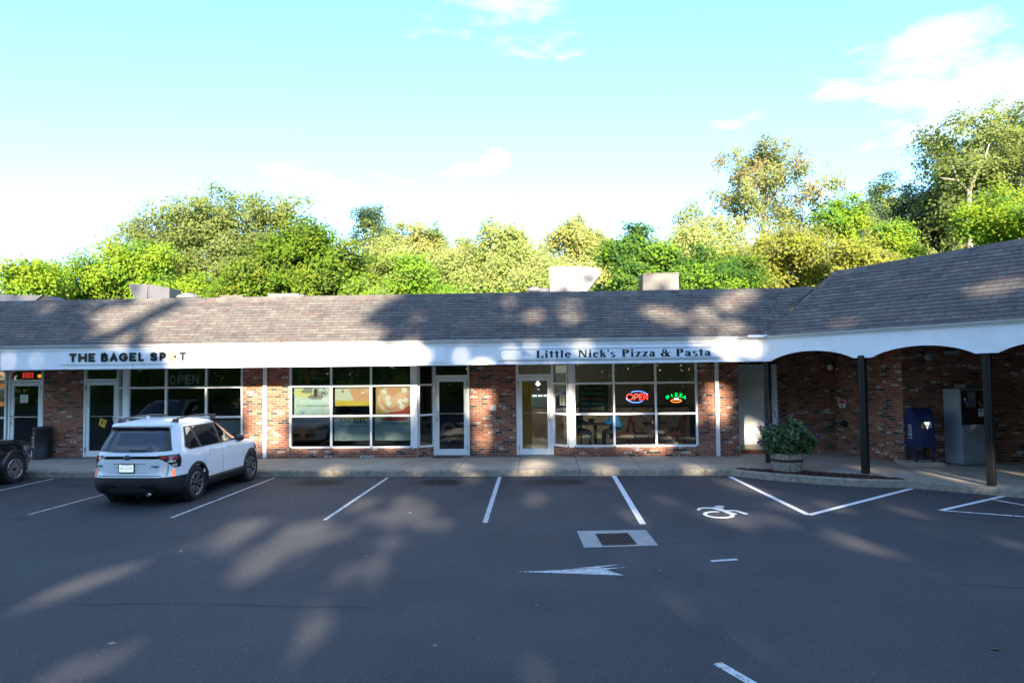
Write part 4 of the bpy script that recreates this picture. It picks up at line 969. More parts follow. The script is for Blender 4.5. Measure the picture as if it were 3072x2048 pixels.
# ---- bagel shop
o = empty('window_lettering', (-10.48, WF + .2, 2.26), 'big pale letters OPEN in the upper bagel shop window', 'open sign')
bx('panel', (-.20, .03, -.02), (.22, .035, .44), mat('dim_blue_panel', (.05, .07, .10), .6), o)
for ch, x in zip('OPEN', (-.34, -.11, .11, .34)): text('letter', ch, .38, (x, 0, .0), mat('pale_letter', (.72, .74, .72), .7), o, bold=.012, width=.19)
o = empty('bagel_counter', (-9.6, 20.2, .17), 'orange edged counter ledge inside the bagel shop window', 'counter'); bx('ledge', (-.9, -.15, 1.0), (.85, .25, 1.07), mat('orange_laminate', (.50, .13, .05), .4), o); bx('front', (-.85, -.05, 0), (.8, .2, .999), M_FASCIA, o)
o = empty('hanging_flowers', (-8.93, WF + .25, 1.50), 'pink and red flowers with trailing leaves at the right edge of the bagel shop window', 'flowers')
mb = MB(); rk = random.Random(5)
for k in range(90):
    x, z = rk.gauss(0, .05), rk.uniform(-.22, .30); y = rk.gauss(0, .05); sx = rk.uniform(.015, .035); a = rk.uniform(0, 6)
    mb.face([(x + sx * math.cos(a + q), y + .01 * math.sin(a * 3 + q), z + sx * math.sin(a + q)) for q in (0, 1.3, 3.1, 4.6)], 0 if (k % 3 or z < .05) else rk.choice((1, 2)))
mb.build('blossom', [mat('flower_leaf', (.05, .10, .03), .7), mat('pink_petal', (.55, .14, .18), .7), mat('white_petal', (.6, .52, .5), .7)], o, fix=False)
mb = MB(); mb.tube([(0, 0, .3), (.01, 0, 1.2)], .006, 5); mb.tube([(-.08, 0, .30), (.08, 0, .30)], .008, 5); mb.build('hanger', M_METAL, o)
o = empty('yellow_sticker', (-13.02, WR + .005, 1.12), 'yellow warning sign fixed inside the bagel shop door glass', 'notice'); mb = MB(); mb.prism([(-.12, 0, -.02), (.06, 0, -.12), (.14, 0, .10), (-.06, 0, .17)], (0, .006, 0)); mb.build('panel', mat('sign_yellow', (.66, .42, .02), .6), o)
mb = MB(); mb.face([(-.05, -.002, -.01), (-.01, -.002, -.03), (.04, -.002, .10), (.0, -.002, .12)]); mb.face([(.04, -.002, -.03), (.06, -.002, -.04), (.08, -.002, .05), (.06, -.002, .06)]); mb.build('figure', M_BLACK, o, fix=False)
# ---- shop at the far left
o = empty('paper_notice', (-15.42, WR + .005, 1.76), 'square white paper notice with grey writing on the far left shop door', 'notice'); bx('sheet', (-.12, 0, 0), (.13, .003, .24), MATS['white_paper'], o)
mb = MB()
for k in range(5): mb.face([(-.07, -.002, .19 - .035 * k), (.08 - .01 * (k % 2), -.002, .19 - .035 * k), (.08 - .01 * (k % 2), -.002, .197 - .035 * k), (-.07, -.002, .197 - .035 * k)])
mb.build('writing', mat('grey_ink', (.3, .3, .32), .8), o, fix=False)
o = empty('lit_sign', (-15.5, WR + .25, 2.47), 'dim red and amber lit sign behind the glass over the far left door', 'lit sign'); 
for k in range(3):
    mb = MB()
    for q in range(5): mb.face([(-.17 + .07 * q, -.002, .02 + .055 * k), (-.12 + .07 * q - .01 * (q % 2), -.002, .02 + .055 * k), (-.12 + .07 * q, -.002, .062 + .055 * k), (-.165 + .07 * q, -.002, .062 + .055 * k)])
    mb.build('glowing_row', emat('dim_red', (.55, .02, .02), .5), o, fix=False)
bx('amber_block', (.30, 0, .02), (.42, .01, .12), emat('dim_amber', (.6, .22, .02), .5), o)
o = empty('food_poster', (-16.25, WR + .10, 1.4), 'dark poster with a column of orange food pictures at the far left edge', 'poster'); bx('sheet', (-.35, 0, -.2), (.20, .005, 1.3), mat('poster_dark', (.03, .02, .02), .6), o)
mb = MB()
for k, z in enumerate((1.2, 1.0, .86, .55, .32)): blob(mb, .02, z, .16, .075, k % 2, -.003, 12)
mb.build('print', [mat('food_orange', (.55, .22, .06), .6, emit=(.6, .2, .05), es=.15), mat('food_cream', (.60, .40, .20), .6)], o, fix=False)

# ================================================================== FITTINGS ON THE WALLS
o = empty('wall_box', (-1.54, WR - .005, 1.42), 'small grey letter box with hooded lid on the brick pier between two doors', 'letter box')
mb = MB(); mb.prism([(-.09, -.10, 0), (-.09, -.02, 0), (-.09, -.02, .16), (-.09, -.06, .17), (-.09, -.10, .09)], (.18, 0, 0)); soften(mb.build('box', mat('box_grey', (.40, .38, .36), .5, .3), o), .006); bx('bracket', (-.07, -.02, .161), (.07, -.008, .24), mat('bracket_red', (.25, .10, .07), .7), o)
NR = Vector((-.952, -.305, 0))
def on_return(s, z): p = Vector((8.13, 19.8, 0)).lerp(Vector((8.85, 17.55, 0)), s) + NR * .012; return (p.x, p.y, z)
RZR = math.atan2(-2.25, .72)
o = empty('fire_bell', (7.98, 19.78, 2.52), 'round red fire bell with pale dome high on the arcade back wall', 'fire bell')
mb = MB(); mb.lathe([(.135, 0), (.135, -.05), (.10, -.06), (.10, -.061)], (0, 0, 0), 'y', 20); mb.build('backplate', mat('fire_red', (.30, .02, .015), .5), o); mb = MB(); mb.lathe([(.09, -.062), (.075, -.09), (.02, -.105), (.001, -.106)], (.0, 0, .02), 'y', 18, cap=False); mb.build('dome', M_FASCIA, o)
o = empty('wall_notice', on_return(.47, 2.28), 'white notice with red heading high on the arcade return wall', 'notice', rz=RZR); bx('plate', (-.13, -.008, 0), (.13, -.001, .34), MATS['white_paper'], o); bx('heading', (-.115, -.012, .235), (.115, -.009, .32), mat('notice_red', (.35, .06, .05), .6), o)
bx('printed_line', (-.09, -.012, .14), (.09, -.009, .19), M_INK, o); bx('printed_line', (-.09, -.012, .05), (.09, -.009, .10), M_INK, o)
o = empty('wall_notice', on_return(.12, 1.42), 'small white and red notice low on the arcade return wall', 'notice', rz=RZR); bx('plate', (-.13, -.008, 0), (.13, -.001, .22), MATS['white_paper'], o); bx('heading', (-.11, -.012, .11), (.11, -.009, .20), MATS['notice_red'], o); bx('arrow', (-.02, -.012, .02), (.02, -.009, .09), M_INK, o)
o = empty('fire_hose_connection', on_return(.16, .98), 'dark twin fire hose connection sticking out of the arcade corner wall', 'hose connection', rz=RZR)
mb = MB(); mb.lathe([(.10, -.0), (.10, -.02), (.05, -.03), (.05, -.18)], (0, 0, 0), 'y', 14); mb.build('pipe', mat('bronze', (.06, .05, .045), .45, .6), o)
for sx in (-1, 1): mb = MB(); mb.tube([(0, -.15, 0), (sx * .10, -.24, 0), (sx * .13, -.32, .0)], [.05, .05, .055], 10); mb.build('outlet', MATS['bronze'], o)
mb = MB(); mb.tube([(.13, -.33, 0), (.16, -.34, -.10), (.10, -.33, -.18)], .006, 5); mb.build('chain', M_CHROME, o)
o = empty('security_light', (9.50, 17.55, 2.78), 'round white security light high on the wall above the blue mailbox', 'light'); mb = MB(); mb.lathe([(.10, 0), (.10, -.05), (.085, -.08), (.0, -.09)], (0, 0, 0), 'y', 20); mb.build('shade', mat('dull_white', (.42, .42, .40), .6), o); mb = MB(); mb.lathe([(.02, -.088), (.015, -.12), (.001, -.12)], (.02, 0, 0), 'y', 8); mb.build('sensor', M_BLACK, o)
o = empty('security_light', (10.05, 17.56, 2.88), 'flat rectangular pale light under the arcade ceiling beside the round one', 'light'); soften(bx('diffuser', (-.16, -.10, -.045), (.16, -.002, .045), MATS['dull_white'], o), .01); bx('mount', (-.10, -.06, .046), (.10, -.01, .09), M_BLACK, o)

# ================================================================== TRASH CAN, PLANTER, MAILBOX, KIOSK, DRAIN
o = empty('trash_can', (-14.62, 19.15, .152), 'black round trash can lettered PLEASE Help Us Keep This Property CLEAN', 'trash can')
mb = MB(); mb.lathe([(.25, 0), (.25, .06), (.235, .065), (.235, .84), (.25, .845), (.25, .90), (.235, .92), (.02, .93)], (0, 0, 0), 'z', 28); mb.build('body', M_BLACK, o)
mb = MB()
for k in range(28): a = 2 * math.pi * k / 28; mb.box((-.006, -.243, .07), (.006, -.234, .62), M=Matrix.Rotation(a, 4, 'Z'))
mb.build('rib', M_BLACK, o)
mb = MB(); mb.grid([[(.2375 * math.sin(R(a)), -.2375 * math.cos(R(a)), z) for a in range(-62, -9, 6)] for z in (.68, .74, .80)], 0); mb.build('flap', mat('flap_brown', (.07, .035, .025), .4), o)
rzt = R(-34)
for k, (tx, sz) in enumerate((('PLEASE', .058), ('Help Us', .05), ('Keep This', .05), ('Property', .045), ('CLEAN', .058))):
    t = text('lettering', tx, sz, (.2415 * math.sin(rzt), -.2415 * math.cos(rzt), .60 - .065 * k), M_WHT, o, bold=.001); t.rotation_euler = (0, 0, rzt)

PLX, PLY = 5.57, 16.38
o = empty('barrel_planter', (PLX, PLY, .15), 'half whiskey barrel planter of grey staves with a rusty hoop', 'planter')
M_STAVE = mat('weathered_stave', (.30, .255, .21), .85, var=.35, vscale=14, bump=.5, bscale=50, fleck=((.15, .12, .10), 12, .58))
ns = 22
for k in range(ns):
    a0, a1 = 2 * math.pi * (k + .03) / ns, 2 * math.pi * (k + .97) / ns; rows = []
    for z, r in ((0, .325), (.15, .345), (.30, .355), (.42, .352)):
        rows.append([(r * math.cos(a), r * math.sin(a), z) for a in (a0, a1)] + [((r - .03) * math.cos(a), (r - .03) * math.sin(a), z) for a in (a1, a0)])
    mb = MB(); mb.grid(rows, 0, False, True); mb.face(rows[-1]); mb.build('stave', M_STAVE, o)
mb = MB(); mb.lathe([(.352, .235), (.362, .236), (.365, .29), (.354, .292)], (0, 0, 0), 'z', 32, cap=False); mb.build('hoop', mat('rusty_hoop', (.075, .035, .025), .7, .3, var=.3), o)
mb = MB(); mb.lathe([(.001, .37), (.33, .36)], (0, 0, 0), 'z', 22, cap=False); mb.build('soil', MATS['soil'], o)
def leaf_cards(cent, norm, size, mi, rng, aspect=1.7, fold=.25):
    n = len(cent)
    r = rng.normal(size=(n, 3)); t = np.cross(norm, r); t /= np.linalg.norm(t, axis=1)[:, None] + 1e-9; b = np.cross(norm, t)
    s = size[:, None]; nn = norm * s * fold
    v = np.stack([cent - t * s, cent - b * s / aspect + nn * .4, cent + t * s, cent + b * s / aspect + nn * .4], 1).reshape(-1, 3)
    return v, np.repeat(mi, 1)
def cards_mesh(name, v, mi, mats):
    n = len(v) // 4; me = bpy.data.meshes.new(name)
    me.vertices.add(4 * n); me.vertices.foreach_set('co', v.astype(np.float32).ravel())
    me.loops.add(4 * n); me.loops.foreach_set('vertex_index', np.arange(4 * n, dtype=np.int32))
    me.polygons.add(n); me.polygons.foreach_set('loop_start', np.arange(0, 4 * n, 4, dtype=np.int32)); me.polygons.foreach_set('loop_total', np.full(n, 4, np.int32))
    for m in mats: me.materials.append(m)
    me.polygons.foreach_set('material_index', mi.astype(np.int32)); me.update(calc_edges=True); me.validate()
    return me
rng = np.random.default_rng(4)
o = empty('salvia_plant', (PLX, PLY, .51), 'bushy green salvia with purple flower spikes growing in the barrel planter', 'plant')
n = 2600
u = rng.normal(size=(n, 3)); u /= np.linalg.norm(u, axis=1)[:, None]; rad = .55 + .45 * rng.random(n)[:, None] ** .5
c = u * rad * np.array([.60, .52, .40]) * (1 + .16 * np.sin(u[:, :1] * 9 + u[:, 2:] * 7)) + np.array([.02, 0, .38]); c[:, 2] += .06 * np.sin(c[:, 0] * 8)
keep = c[:, 2] > -.08 - .1 * np.abs(c[:, 0]); c, u = c[keep], u[keep]
nn = u * .5 + rng.normal(size=u.shape) * .6 + np.array([0, 0, .5]); nn /= np.linalg.norm(nn, axis=1)[:, None]
v, _ = leaf_cards(c, nn, .030 + .028 * rng.random(len(c)), None, rng, 1.6)
GL = [mat('salvia_leaf', (.075, .15, .05), .55, trans=.25), mat('salvia_leaf_dark', (.045, .095, .04), .55, trans=.2), mat('salvia_leaf_bright', (.11, .19, .05), .55, trans=.3)]
link('foliage', cards_mesh('foliage', v, rng.integers(0, 3, len(c)), GL), o)
mb = MB(); fl = MB(); rk = random.Random(9)
for k in range(16):
    a = rk.uniform(0, 6.28); mb.tube([(rk.uniform(-.15, .15), rk.uniform(-.15, .15), -.12), (.2 * math.cos(a), .2 * math.sin(a), .25), (.42 * math.cos(a), .4 * math.sin(a), .55)], .008, 5)
for (x, z, l) in ((-.62, .30, .34), (-.70, .42, .30), (-.55, .62, .35), (-.50, .78, .25), (-.42, .72, .3), (-.18, .88, .34), (-.12, .80, .3), (.12, .78, .24), (.26, .74, .22), (.45, .62, .18), (.62, .52, .2), (.72, .46, .16), (-.66, .62, .2), (.18, .86, .22)):
    y = rk.uniform(-.2, .2); d = Vector((x * .55, y * .3, .55)).normalized(); p0 = Vector((x * .55, y, z * .6)); p1 = Vector((x, y, z))
    mb.tube([p0, p0.lerp(p1, .5) + Vector((0, 0, .03)), p1 + d * l * .5], .004, 4)
    for q in range(13):
        p = p1 + d * (l * (q / 13 - .5)) + Vector((rk.gauss(0, .014), rk.gauss(0, .014), rk.gauss(0, .008))); sx = .013
        fl.face([p + Vector((-sx, 0, -.004)), p + Vector((0, 0, -.014)), p + Vector((sx, .006, .006)), p + Vector((0, 0, .018))])
mb.build('stem', mat('salvia_stem', (.07, .05, .03), .7), o, fix=False); fl.build('flower_spike', mat('purple_petal', (.10, .055, .36), .6), o, fix=False)

# blue mailbox on its concrete plinth
pl = empty('mailbox_plinth', (9.03, 17.22, .15), 'low concrete plinth carrying the blue mailbox', 'plinth')
mb = MB(); mb.prism([(-.44, -.36, 0), (.46, -.36, 0), (.46, .30, 0), (-.44, .30, 0)], (0, 0, .10)); mb.v = [(x * (1 if z < .05 else .9), y * (1 if z < .05 else .92), z) for x, y, z in mb.v]; soften(mb.build('plinth', M_CONC, pl), .01)
MBX = mat('mailbox_blue', (.010, .026, .095), .38, var=.15, vscale=5); 
o = empty('mailbox', (9.05, 17.20, .25), 'blue street mailbox with rounded top, eagle decal and bright white triangle sticker', 'mailbox')
prof = [(-.29, .36), (.29, .36)] + [(.29 * math.cos(R(a)), 1.04 + .25 * math.sin(R(a))) for a in range(0, 181, 12)]
mb = MB(); mb.prism([(-.33, y, z) for y, z in prof], (.66, 0, 0)); soften(mb.build('body', MBX, o), .015)
for sx in (-.335, .305): mb = MB(); mb.prism([(sx, y * 1.04, z + .005) for y, z in prof], (.03, 0, 0)); mb.build('side_rim', MBX, o)
for sx in (-.30, .30):
    for sy in (-.25, .25): bx('leg', (sx - .035, sy - .035, 0), (sx + .035, sy + .035, .36), MBX, o)
mb = MB(); mb.box((-.24, -.305, .86), (.24, -.285, .875)); mb.tube([(-.13, -.30, 1.02), (-.12, -.33, 1.03), (.12, -.33, 1.03), (.13, -.30, 1.02)], .012, 6); mb.build('pull_door', MBX, o); o.scale = (.68, .74, 1)
mb = MB(); mb.face([(-.10, -.262, 1.175), (.04, -.262, 1.175), (-.03, -.245, 1.205)]); mb.face([(-.09, -.294, 1.06), (.19, -.294, 1.06), (.19, -.294, 1.067), (-.09, -.294, 1.067)]); mb.build('handle_glint', M_CHROME, o, fix=False)
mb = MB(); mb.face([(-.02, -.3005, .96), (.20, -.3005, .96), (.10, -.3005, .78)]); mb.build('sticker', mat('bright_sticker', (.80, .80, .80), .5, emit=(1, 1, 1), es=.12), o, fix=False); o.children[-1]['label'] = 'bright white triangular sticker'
bx('sticker', (-.10, -.2985, .81), (.00, -.2915, .93), MATS['sign_yellow'], o); bx('sticker', (.16, -.298, .83), (.25, -.292, .92), M_WHT, o)
mb = MB(); mb.face([(-.337, -.11, .40 + .15), (-.337, .10, .40 + .15), (-.337, .10, .88), (-.337, -.11, .88)][::-1]); mb.build('decal', M_WHT, o, fix=False)
mb = MB(); mb.face([(-.339, -.09, .66), (-.339, .08, .66), (-.339, .08, .86), (-.339, -.09, .86)]); mb.build('decal_field', MBX, o, fix=False)
mb = MB(); mb.face([(-.341, .07, .84), (-.341, -.07, .80), (-.341, -.02, .77), (-.341, .07, .81)]); mb.face([(-.341, .05, .68), (-.341, -.06, .78), (-.341, -.03, .70)]); mb.build('eagle', M_WHT, o, fix=False)
mb = MB(); mb.face([(-.340, -.09, .57), (-.340, .08, .57), (-.340, .08, .63), (-.340, -.09, .63)]); mb.build('printed_line', MATS['plate_grey'] if 'plate_grey' in MATS else M_INK, o, fix=False)
# grey drop box kiosk
MKI = mat('kiosk_grey', (.27, .31, .35), .55, .1, var=.12, vscale=2.5)
o = empty('mail_kiosk', (9.93, 17.02, .15), 'tall grey cabinet kiosk with a black upper front panel behind the third column', 'kiosk', rz=R(13))
soften(bx('cabinet', (0, 0, .02), (1.05, .52, 1.84), MKI, o), .008); o.scale = (.80, 1, 1)
bx('side_panel', (-.012, .02, .03), (-.001, .50, 1.82), MKI, o)
bx('front_panel', (.03, -.012, .98), (1.02, -.001, 1.80), mat('kiosk_black', (.012, .012, .02), .25), o)
bx('shelf', (.0, -.03, .80), (1.05, -.001, .975), MKI, o); bx('lower_door', (.02, -.015, .06), (.515, -.001, .79), MKI, o); bx('lower_door', (.525, -.015, .06), (1.03, -.001, .79), MKI, o)
bx('instruction_plate', (.24, -.03, 1.40), (.50, -.013, 1.78), mat('plate_grey', (.16, .16, .15), .5), o)
for z, c in ((1.62, (.3, .28, .2)), (1.50, (.10, .22, .42))): bx('label', (.29, -.034, z), (.45, -.031, z + .09), mat('plate_label_%d' % int(z * 100), c, .6), o)
mb = MB(); mb.tube([(.12, -.03, 1.66), (.10, -.05, 1.60), (.14, -.06, 1.48), (.19, -.06, 1.40), (.24, -.04, 1.42)], .010, 6); mb.build('handset_cord', M_CHROME, o)
bx('coin_slot', (.30, -.03, 1.30), (.36, -.013, 1.32), M_CHROME, o)
text('lettering', 'PLA', .07, (.66, -.015, 1.50), M_WHT, o); text('lettering', 'CA', .07, (.70, -.015, 1.42), M_WHT, o)
bx('card_label', (.60, -.016, 1.17), (.80, -.013, 1.36), M_WHT, o); bx('card_logo', (.63, -.020, 1.28), (.70, -.017, 1.33), mat('card_blue', (.05, .1, .3), .6), o)
bx('roof_box', (.32, .1, 1.845), (.85, .45, 1.95), MATS['plate_grey'], o)
# catch basin in the lot
o = empty('catch_basin', (1.0, 10.55, 0), 'square concrete catch basin with a rusty iron grate in the asphalt', 'drain')
mb = MB(); P = [(-.56, .46), (.54, .54), (.58, -.42), (-.50, -.56)]
Q = [(-.27, .23), (.22, .29), (.27, -.36), (-.22, -.43)]
for i in range(4): j = (i + 1) % 4; mb.face([(*P[j], .006), (*P[i], .006), (*Q[i], .004), (*Q[j], .004)]); mb.face([(*Q[j], .004), (*Q[i], .004), (*Q[i], -.12), (*Q[j], -.12)])
mb.face([(*q, -.12) for q in Q][::-1], 1); mb.build('surround', [mat('basin_concrete', (.33, .32, .30), .9, var=.15, vscale=5, bump=.4, bscale=60), M_BLACK], o)
LOT_holes = True
def qpt(s, t): a = Vector(Q[0]).lerp(Vector(Q[1]), s); b = Vector(Q[3]).lerp(Vector(Q[2]), s); return a.lerp(b, t)
M_IRON = mat('rusty_iron', (.075, .045, .035), .7, .4, var=.3, vscale=20)
for k in range(10):
    a, b = qpt(k / 9, 0), qpt(k / 9, 1); mb = MB(); d = Vector((.009, 0)); mb.prism([(*(a - d), .005), (*(a + d), .005), (*(b + d), .005), (*(b - d), .005)], (0, 0, .009)); mb.build('grate_bar', M_IRON, o)
for k in range(7):
    a, b = qpt(0, k / 6), qpt(1, k / 6); mb = MB(); d = Vector((0, .010)); mb.prism([(*(a - d), .0065), (*(a + d), .0065), (*(b + d), .0065), (*(b - d), .0065)], (0, 0, .009)); mb.build('grate_bar', M_IRON, o)
mb = MB(); mb.face([(*q, .0046) for q in Q][::-1]); mb.build('sump_shade', M_BLACK, o)  # flat black sheet stands in for the dark of the pit

# ================================================================== ROOF EQUIPMENT
RG = 'ventilation units on the flat roof'
YR = 21.5
def unit(name, x, z, label): return empty(name, (x, YR, 4.28), label, 'roof vent', RG)
o = unit('exhaust_hood', -17.2, 0, 'long low exhaust hood with a slanted dark mouth at the far left of the roof')
mb = MB(); mb.prism([(-1.6, 0, .72), (.45, 0, .72), (.70, 0, .90), (-1.6, 0, .98)], (0, .9, 0)); mb.build('duct', M_METAL, o); mb = MB(); mb.prism([(.46, .04, .70), (1.12, .04, .70), (.74, .04, .90)], (0, .8, 0)); mb.build('mouth', M_BLACK, o); bx('pedestal', (-1.3, .2, 0), (-.2, .8, .715), M_METAL, o)
o = unit('exhaust_hood', -13.0, 0, 'flared sheet metal exhaust hood with an upturned mouth above the bagel sign')
mb = MB(); mb.prism([(-.60, 0, 1.22), (.06, 0, 1.20), (.02, 0, .3), (-.18, 0, .3)], (0, .7, 0)); mb.build('mouth', M_METAL, o); mb = MB(); mb.prism([(.07, .0, .3), (.78, .0, .3), (.78, .0, 1.07), (.14, .0, 1.19), (.07, .0, 1.19)], (0, .7, 0)); mb.build('duct', M_METAL, o); bx('seam', (.09, -.01, .35), (.12, -.001, 1.18), M_METAL, o); bx('pedestal', (.0, .1, 0), (.7, .6, .299), M_METAL, o)
def mushroom(x, r, h, label, top):
    o = unit('roof_fan', x, 0, label); mb = MB(); mb.lathe([(r * .75, 0), (r * .75, h - .12), (r, h - .12), (r * 1.02, h - .05), (r * .8, h), (.001, h + .01)], (0, .3, 0), 'z', 24); mb.build('housing', mat('fan_white', (.19, .19, .20), .5), o)
    mb = MB(); mb.lathe([(r * .55, h + .012), (r * .5, h + top), (.001, h + top + .01)], (0, .3, 0), 'z', 20); mb.build('cap', MATS['fan_white'], o)
mushroom(-11.75, .36, .86, 'round white mushroom fan right of the flared hood on the roof', .05)
mushroom(-.36, .22, .90, 'short round white vent left of the big metal duct', .03)
mushroom(-.06, .22, .86, 'second short round white vent touching the big metal duct', .03)
o = unit('low_vent', -10.15, 0, 'low beige flat roof vent in the middle of the left roof'); bx('housing', (-.36, 0, 0), (.36, .6, .76), mat('vent_beige', (.17, .15, .13), .6), o); bx('lid', (-.39, -.03, .761), (.39, .63, .79), MATS['vent_beige'], o)
o = unit('low_vent', -8.4, 0, 'long white louvred low vent on the roof above the salon'); bx('housing', (-.55, 0, 0), (.45, .7, .82), MATS['fan_white'], o)
mb = MB()
for k in range(14): mb.box((-.52 + .07 * k, -.015, .68), (-.485 + .07 * k, -.001, .81))
mb.build('louvre', mat('louvre_grey', (.45, .43, .42), .6), o); bx('side_grille', (.455, .05, .5), (.60, .65, .79), M_METAL, o)
o = unit('exhaust_hood', .12, 0, 'big boxy galvanised duct with a slanted right mouth, tallest unit on the roof')
bx('duct', (0, 0, .3), (.485, .9, 1.53), M_METAL, o); bx('duct', (.495, .006, .3), (.98, .894, 1.525), M_METAL, o); bx('seam', (.482, -.014, .3), (.502, .0, 1.55), mat('seam_dark', (.12, .12, .12), .5, .5), o)
mb = MB(); mb.prism([(.99, .01, .3), (1.10, .01, .66), (1.60, .01, 1.25), (1.59, .01, 1.40), (1.50, .01, 1.47), (.99, .01, 1.50)], (0, .87, 0)); mb.build('hood', M_METAL, o); mb = MB(); mb.prism([(1.10, -.005, .64), (1.13, -.005, .64), (1.62, -.005, 1.25), (1.60, -.005, 1.27)], (0, .90, 0)); mb.build('mouth', M_BLACK, o); bx('pedestal', (.05, .1, 0), (.95, .8, .299), M_METAL, o)
o = unit('air_conditioner', 3.55, 0, 'square beige air conditioning unit with ribbed front near the roof valley'); bx('cabinet', (-.5, 0, .05), (.6, 1.0, 1.23), mat('ac_beige', (.21, .19, .165), .6), o)
mb = MB()
for k in range(11): mb.box((-.40 + .08 * k, -.012, .45), (-.355 + .08 * k, -.001, 1.08))
mb.build('rib', MATS['ac_beige'], o); bx('side_grille', (-.52, .06, .1), (-.505, .94, 1.15), M_BLACK, o); bx('lid', (-.52, -.02, 1.231), (.62, 1.02, 1.26), MATS['ac_beige'], o)

# ================================================================== CARS
def pchip(xs, ys):
    xs, ys = np.array(xs, float), np.array(ys, float); h = np.diff(xs); d = np.diff(ys) / h; m = np.zeros(len(xs))
    m[0], m[-1] = d[0], d[-1]
    for i in range(1, len(xs) - 1):
        if d[i - 1] * d[i] > 0:
            w1, w2 = 2 * h[i] + h[i - 1], h[i] + 2 * h[i - 1]; m[i] = (w1 + w2) / (w1 / d[i - 1] + w2 / d[i])
    def f(x):
        i = int(min(max(np.searchsorted(xs, x) - 1, 0), len(xs) - 2)); t = (x - xs[i]) / h[i]; t = min(max(t, 0), 1)
        return float((1 + 2 * t) * (1 - t) ** 2 * ys[i] + t * (1 - t) ** 2 * h[i] * m[i] + t * t * (3 - 2 * t) * ys[i + 1] + t * t * (t - 1) * h[i] * m[i + 1])
    return f
def make_car(name, loc, rz, label, paint, cladding, trim, rim_mat, spokes, group, sy=1.0, plate=True, sleek=0.0):
    root = empty(name, loc, label, 'car', group, rz=rz)
    W = pchip([.22, .30, .45, .62, .80, .93, 1.00, 1.08, 1.30, 1.50, 1.60], [.84, .89, .91, .915, .915, .905, .885, .85, .775, .70, .655])
    Y0 = pchip([.22, .30, .40, .52, .60, .68, .85, .98, 1.08, 1.30, 1.50, 1.56, 1.60], [.22, .08, .01, .0, .015, .05, .055, .065, .11, .235, .355, .345, .38])
    Y1 = pchip([.22, .32, .45, .62, .78, .88, .95, 1.00, 1.04, 1.08, 1.14, 1.30, 1.50, 1.60], [4.44, 4.55, 4.60, 4.61, 4.58, 4.50, 4.34, 4.08, 3.72, 3.42, 3.24, 2.93, 2.55, 2.34])
    NR_, NF = 6.5, 4.2
    def ctr(z): a, b = Y0(z), Y1(z); return (a + b) / 2, (b - a) / 2
    def outline(z, a):                                  # a in degrees: -90 rear centre, 0 right side, 90 front centre
        c, h = ctr(z); w = W(z); ca, sa = math.cos(R(a)), math.sin(R(a)); n = NF if sa > 0 else NR_
        k = 2 / n; return Vector((w * math.copysign(abs(ca) ** k, ca), c + h * math.copysign(abs(sa) ** k, sa), z))
    def side(y, z, off=0.0, sx=1):
        c, h = ctr(z); t = min(abs(y - c) / h, 1); n = NF if y > c else NR_; return Vector((sx * (W(z) * (1 - t ** n) ** (1 / n) + off), y, z))
    def rear(x, z, off=0.0):
        c, h = ctr(z); t = min(abs(x) / W(z), 1); return Vector((x, c - h * (1 - t ** NR_) ** (1 / NR_) - off, z))
    def fix(mb):
        mb.v = [(x, y * sy, z) for x, y, z in mb.v]
        return mb
    ZS = [.22, .26, .30, .36, .42, .46, .50, .55, .60, .66, .72, .78, .84, .89, .92, .95, .975, 1.0, 1.02, 1.04, 1.06, 1.08, 1.11, 1.14, 1.18, 1.24, 1.30, 1.36, 1.42, 1.47, 1.50, 1.53, 1.56, 1.58, 1.60]
    angs = []
    for q in range(4):
        for k in range(22):
            s = k / 22; angs.append(-90 + 90 * q + 90 * (.5 - .5 * math.cos(math.pi * s)) * .55 + 90 * s * .45)
    WR_, WY = .365, (1.00, 3.64)
    rows = [[outline(z, a) for a in angs] for z in ZS]
    roofc = [outline(1.60, a) for a in angs]; cy = sum(p.y for p in roofc) / len(roofc)
    for s in (.97, .92, .84, .72, .55, .35, .12): rows.append([Vector((p.x * s, cy + (p.y - cy) * s, 1.60 + .105 * (1 - s ** 2.4))) for p in roofc])
    body, clad = MB(), MB(); n = len(angs)
    for i in range(len(rows) - 1):
        for j in range(n):
            q = [rows[i][j], rows[i][(j + 1) % n], rows[i + 1][(j + 1) % n], rows[i + 1][j]]
            c = (q[0] + q[1] + q[2] + q[3]) / 4
            if abs(c.x) > .5 and any((c.y - wy) ** 2 + (c.z - .35) ** 2 < .40 ** 2 for wy in WY): continue
            lowz = .42 if c.y > .62 else .60
            (clad if c.z < lowz and c.y < 4.7 and cladding else body).face(q, 0, True)
    body.face(rows[-1], 0, True)
    fix(body).build('body', paint, root)
    if cladding: fix(clad).build('lower_cladding', cladding, root)
    dark = mat('wheel_well_black', (.006, .006, .007), .9)
    ub = MB(); ub.box((-.70, .35, .24), (.70, 4.3, .5)); 
    for wy in WY:
        for sx in (-1, 1): ub.lathe([(.405, 0), (.405, .30), (.001, .30)], (sx * (.86 if sx < 0 else .56), wy, .35), 'x', 24)
    fix(ub).build('underbody', dark, root)
    def strip(name, zs, yl, yr, off, m, sides=(1, -1), nn=10, par=None):
        for sx in sides:
            mb = MB(); rws = []
            for z in zs:
                a, b = yl(z), yr(z); rws.append([side(a + (b - a) * k / nn, z, off, sx) for k in range(nn + 1)])
            mb.grid(rws, 0, True, flip=sx < 0); fix(mb).build(name, m, par or root)
    arch_m = cladding or paint
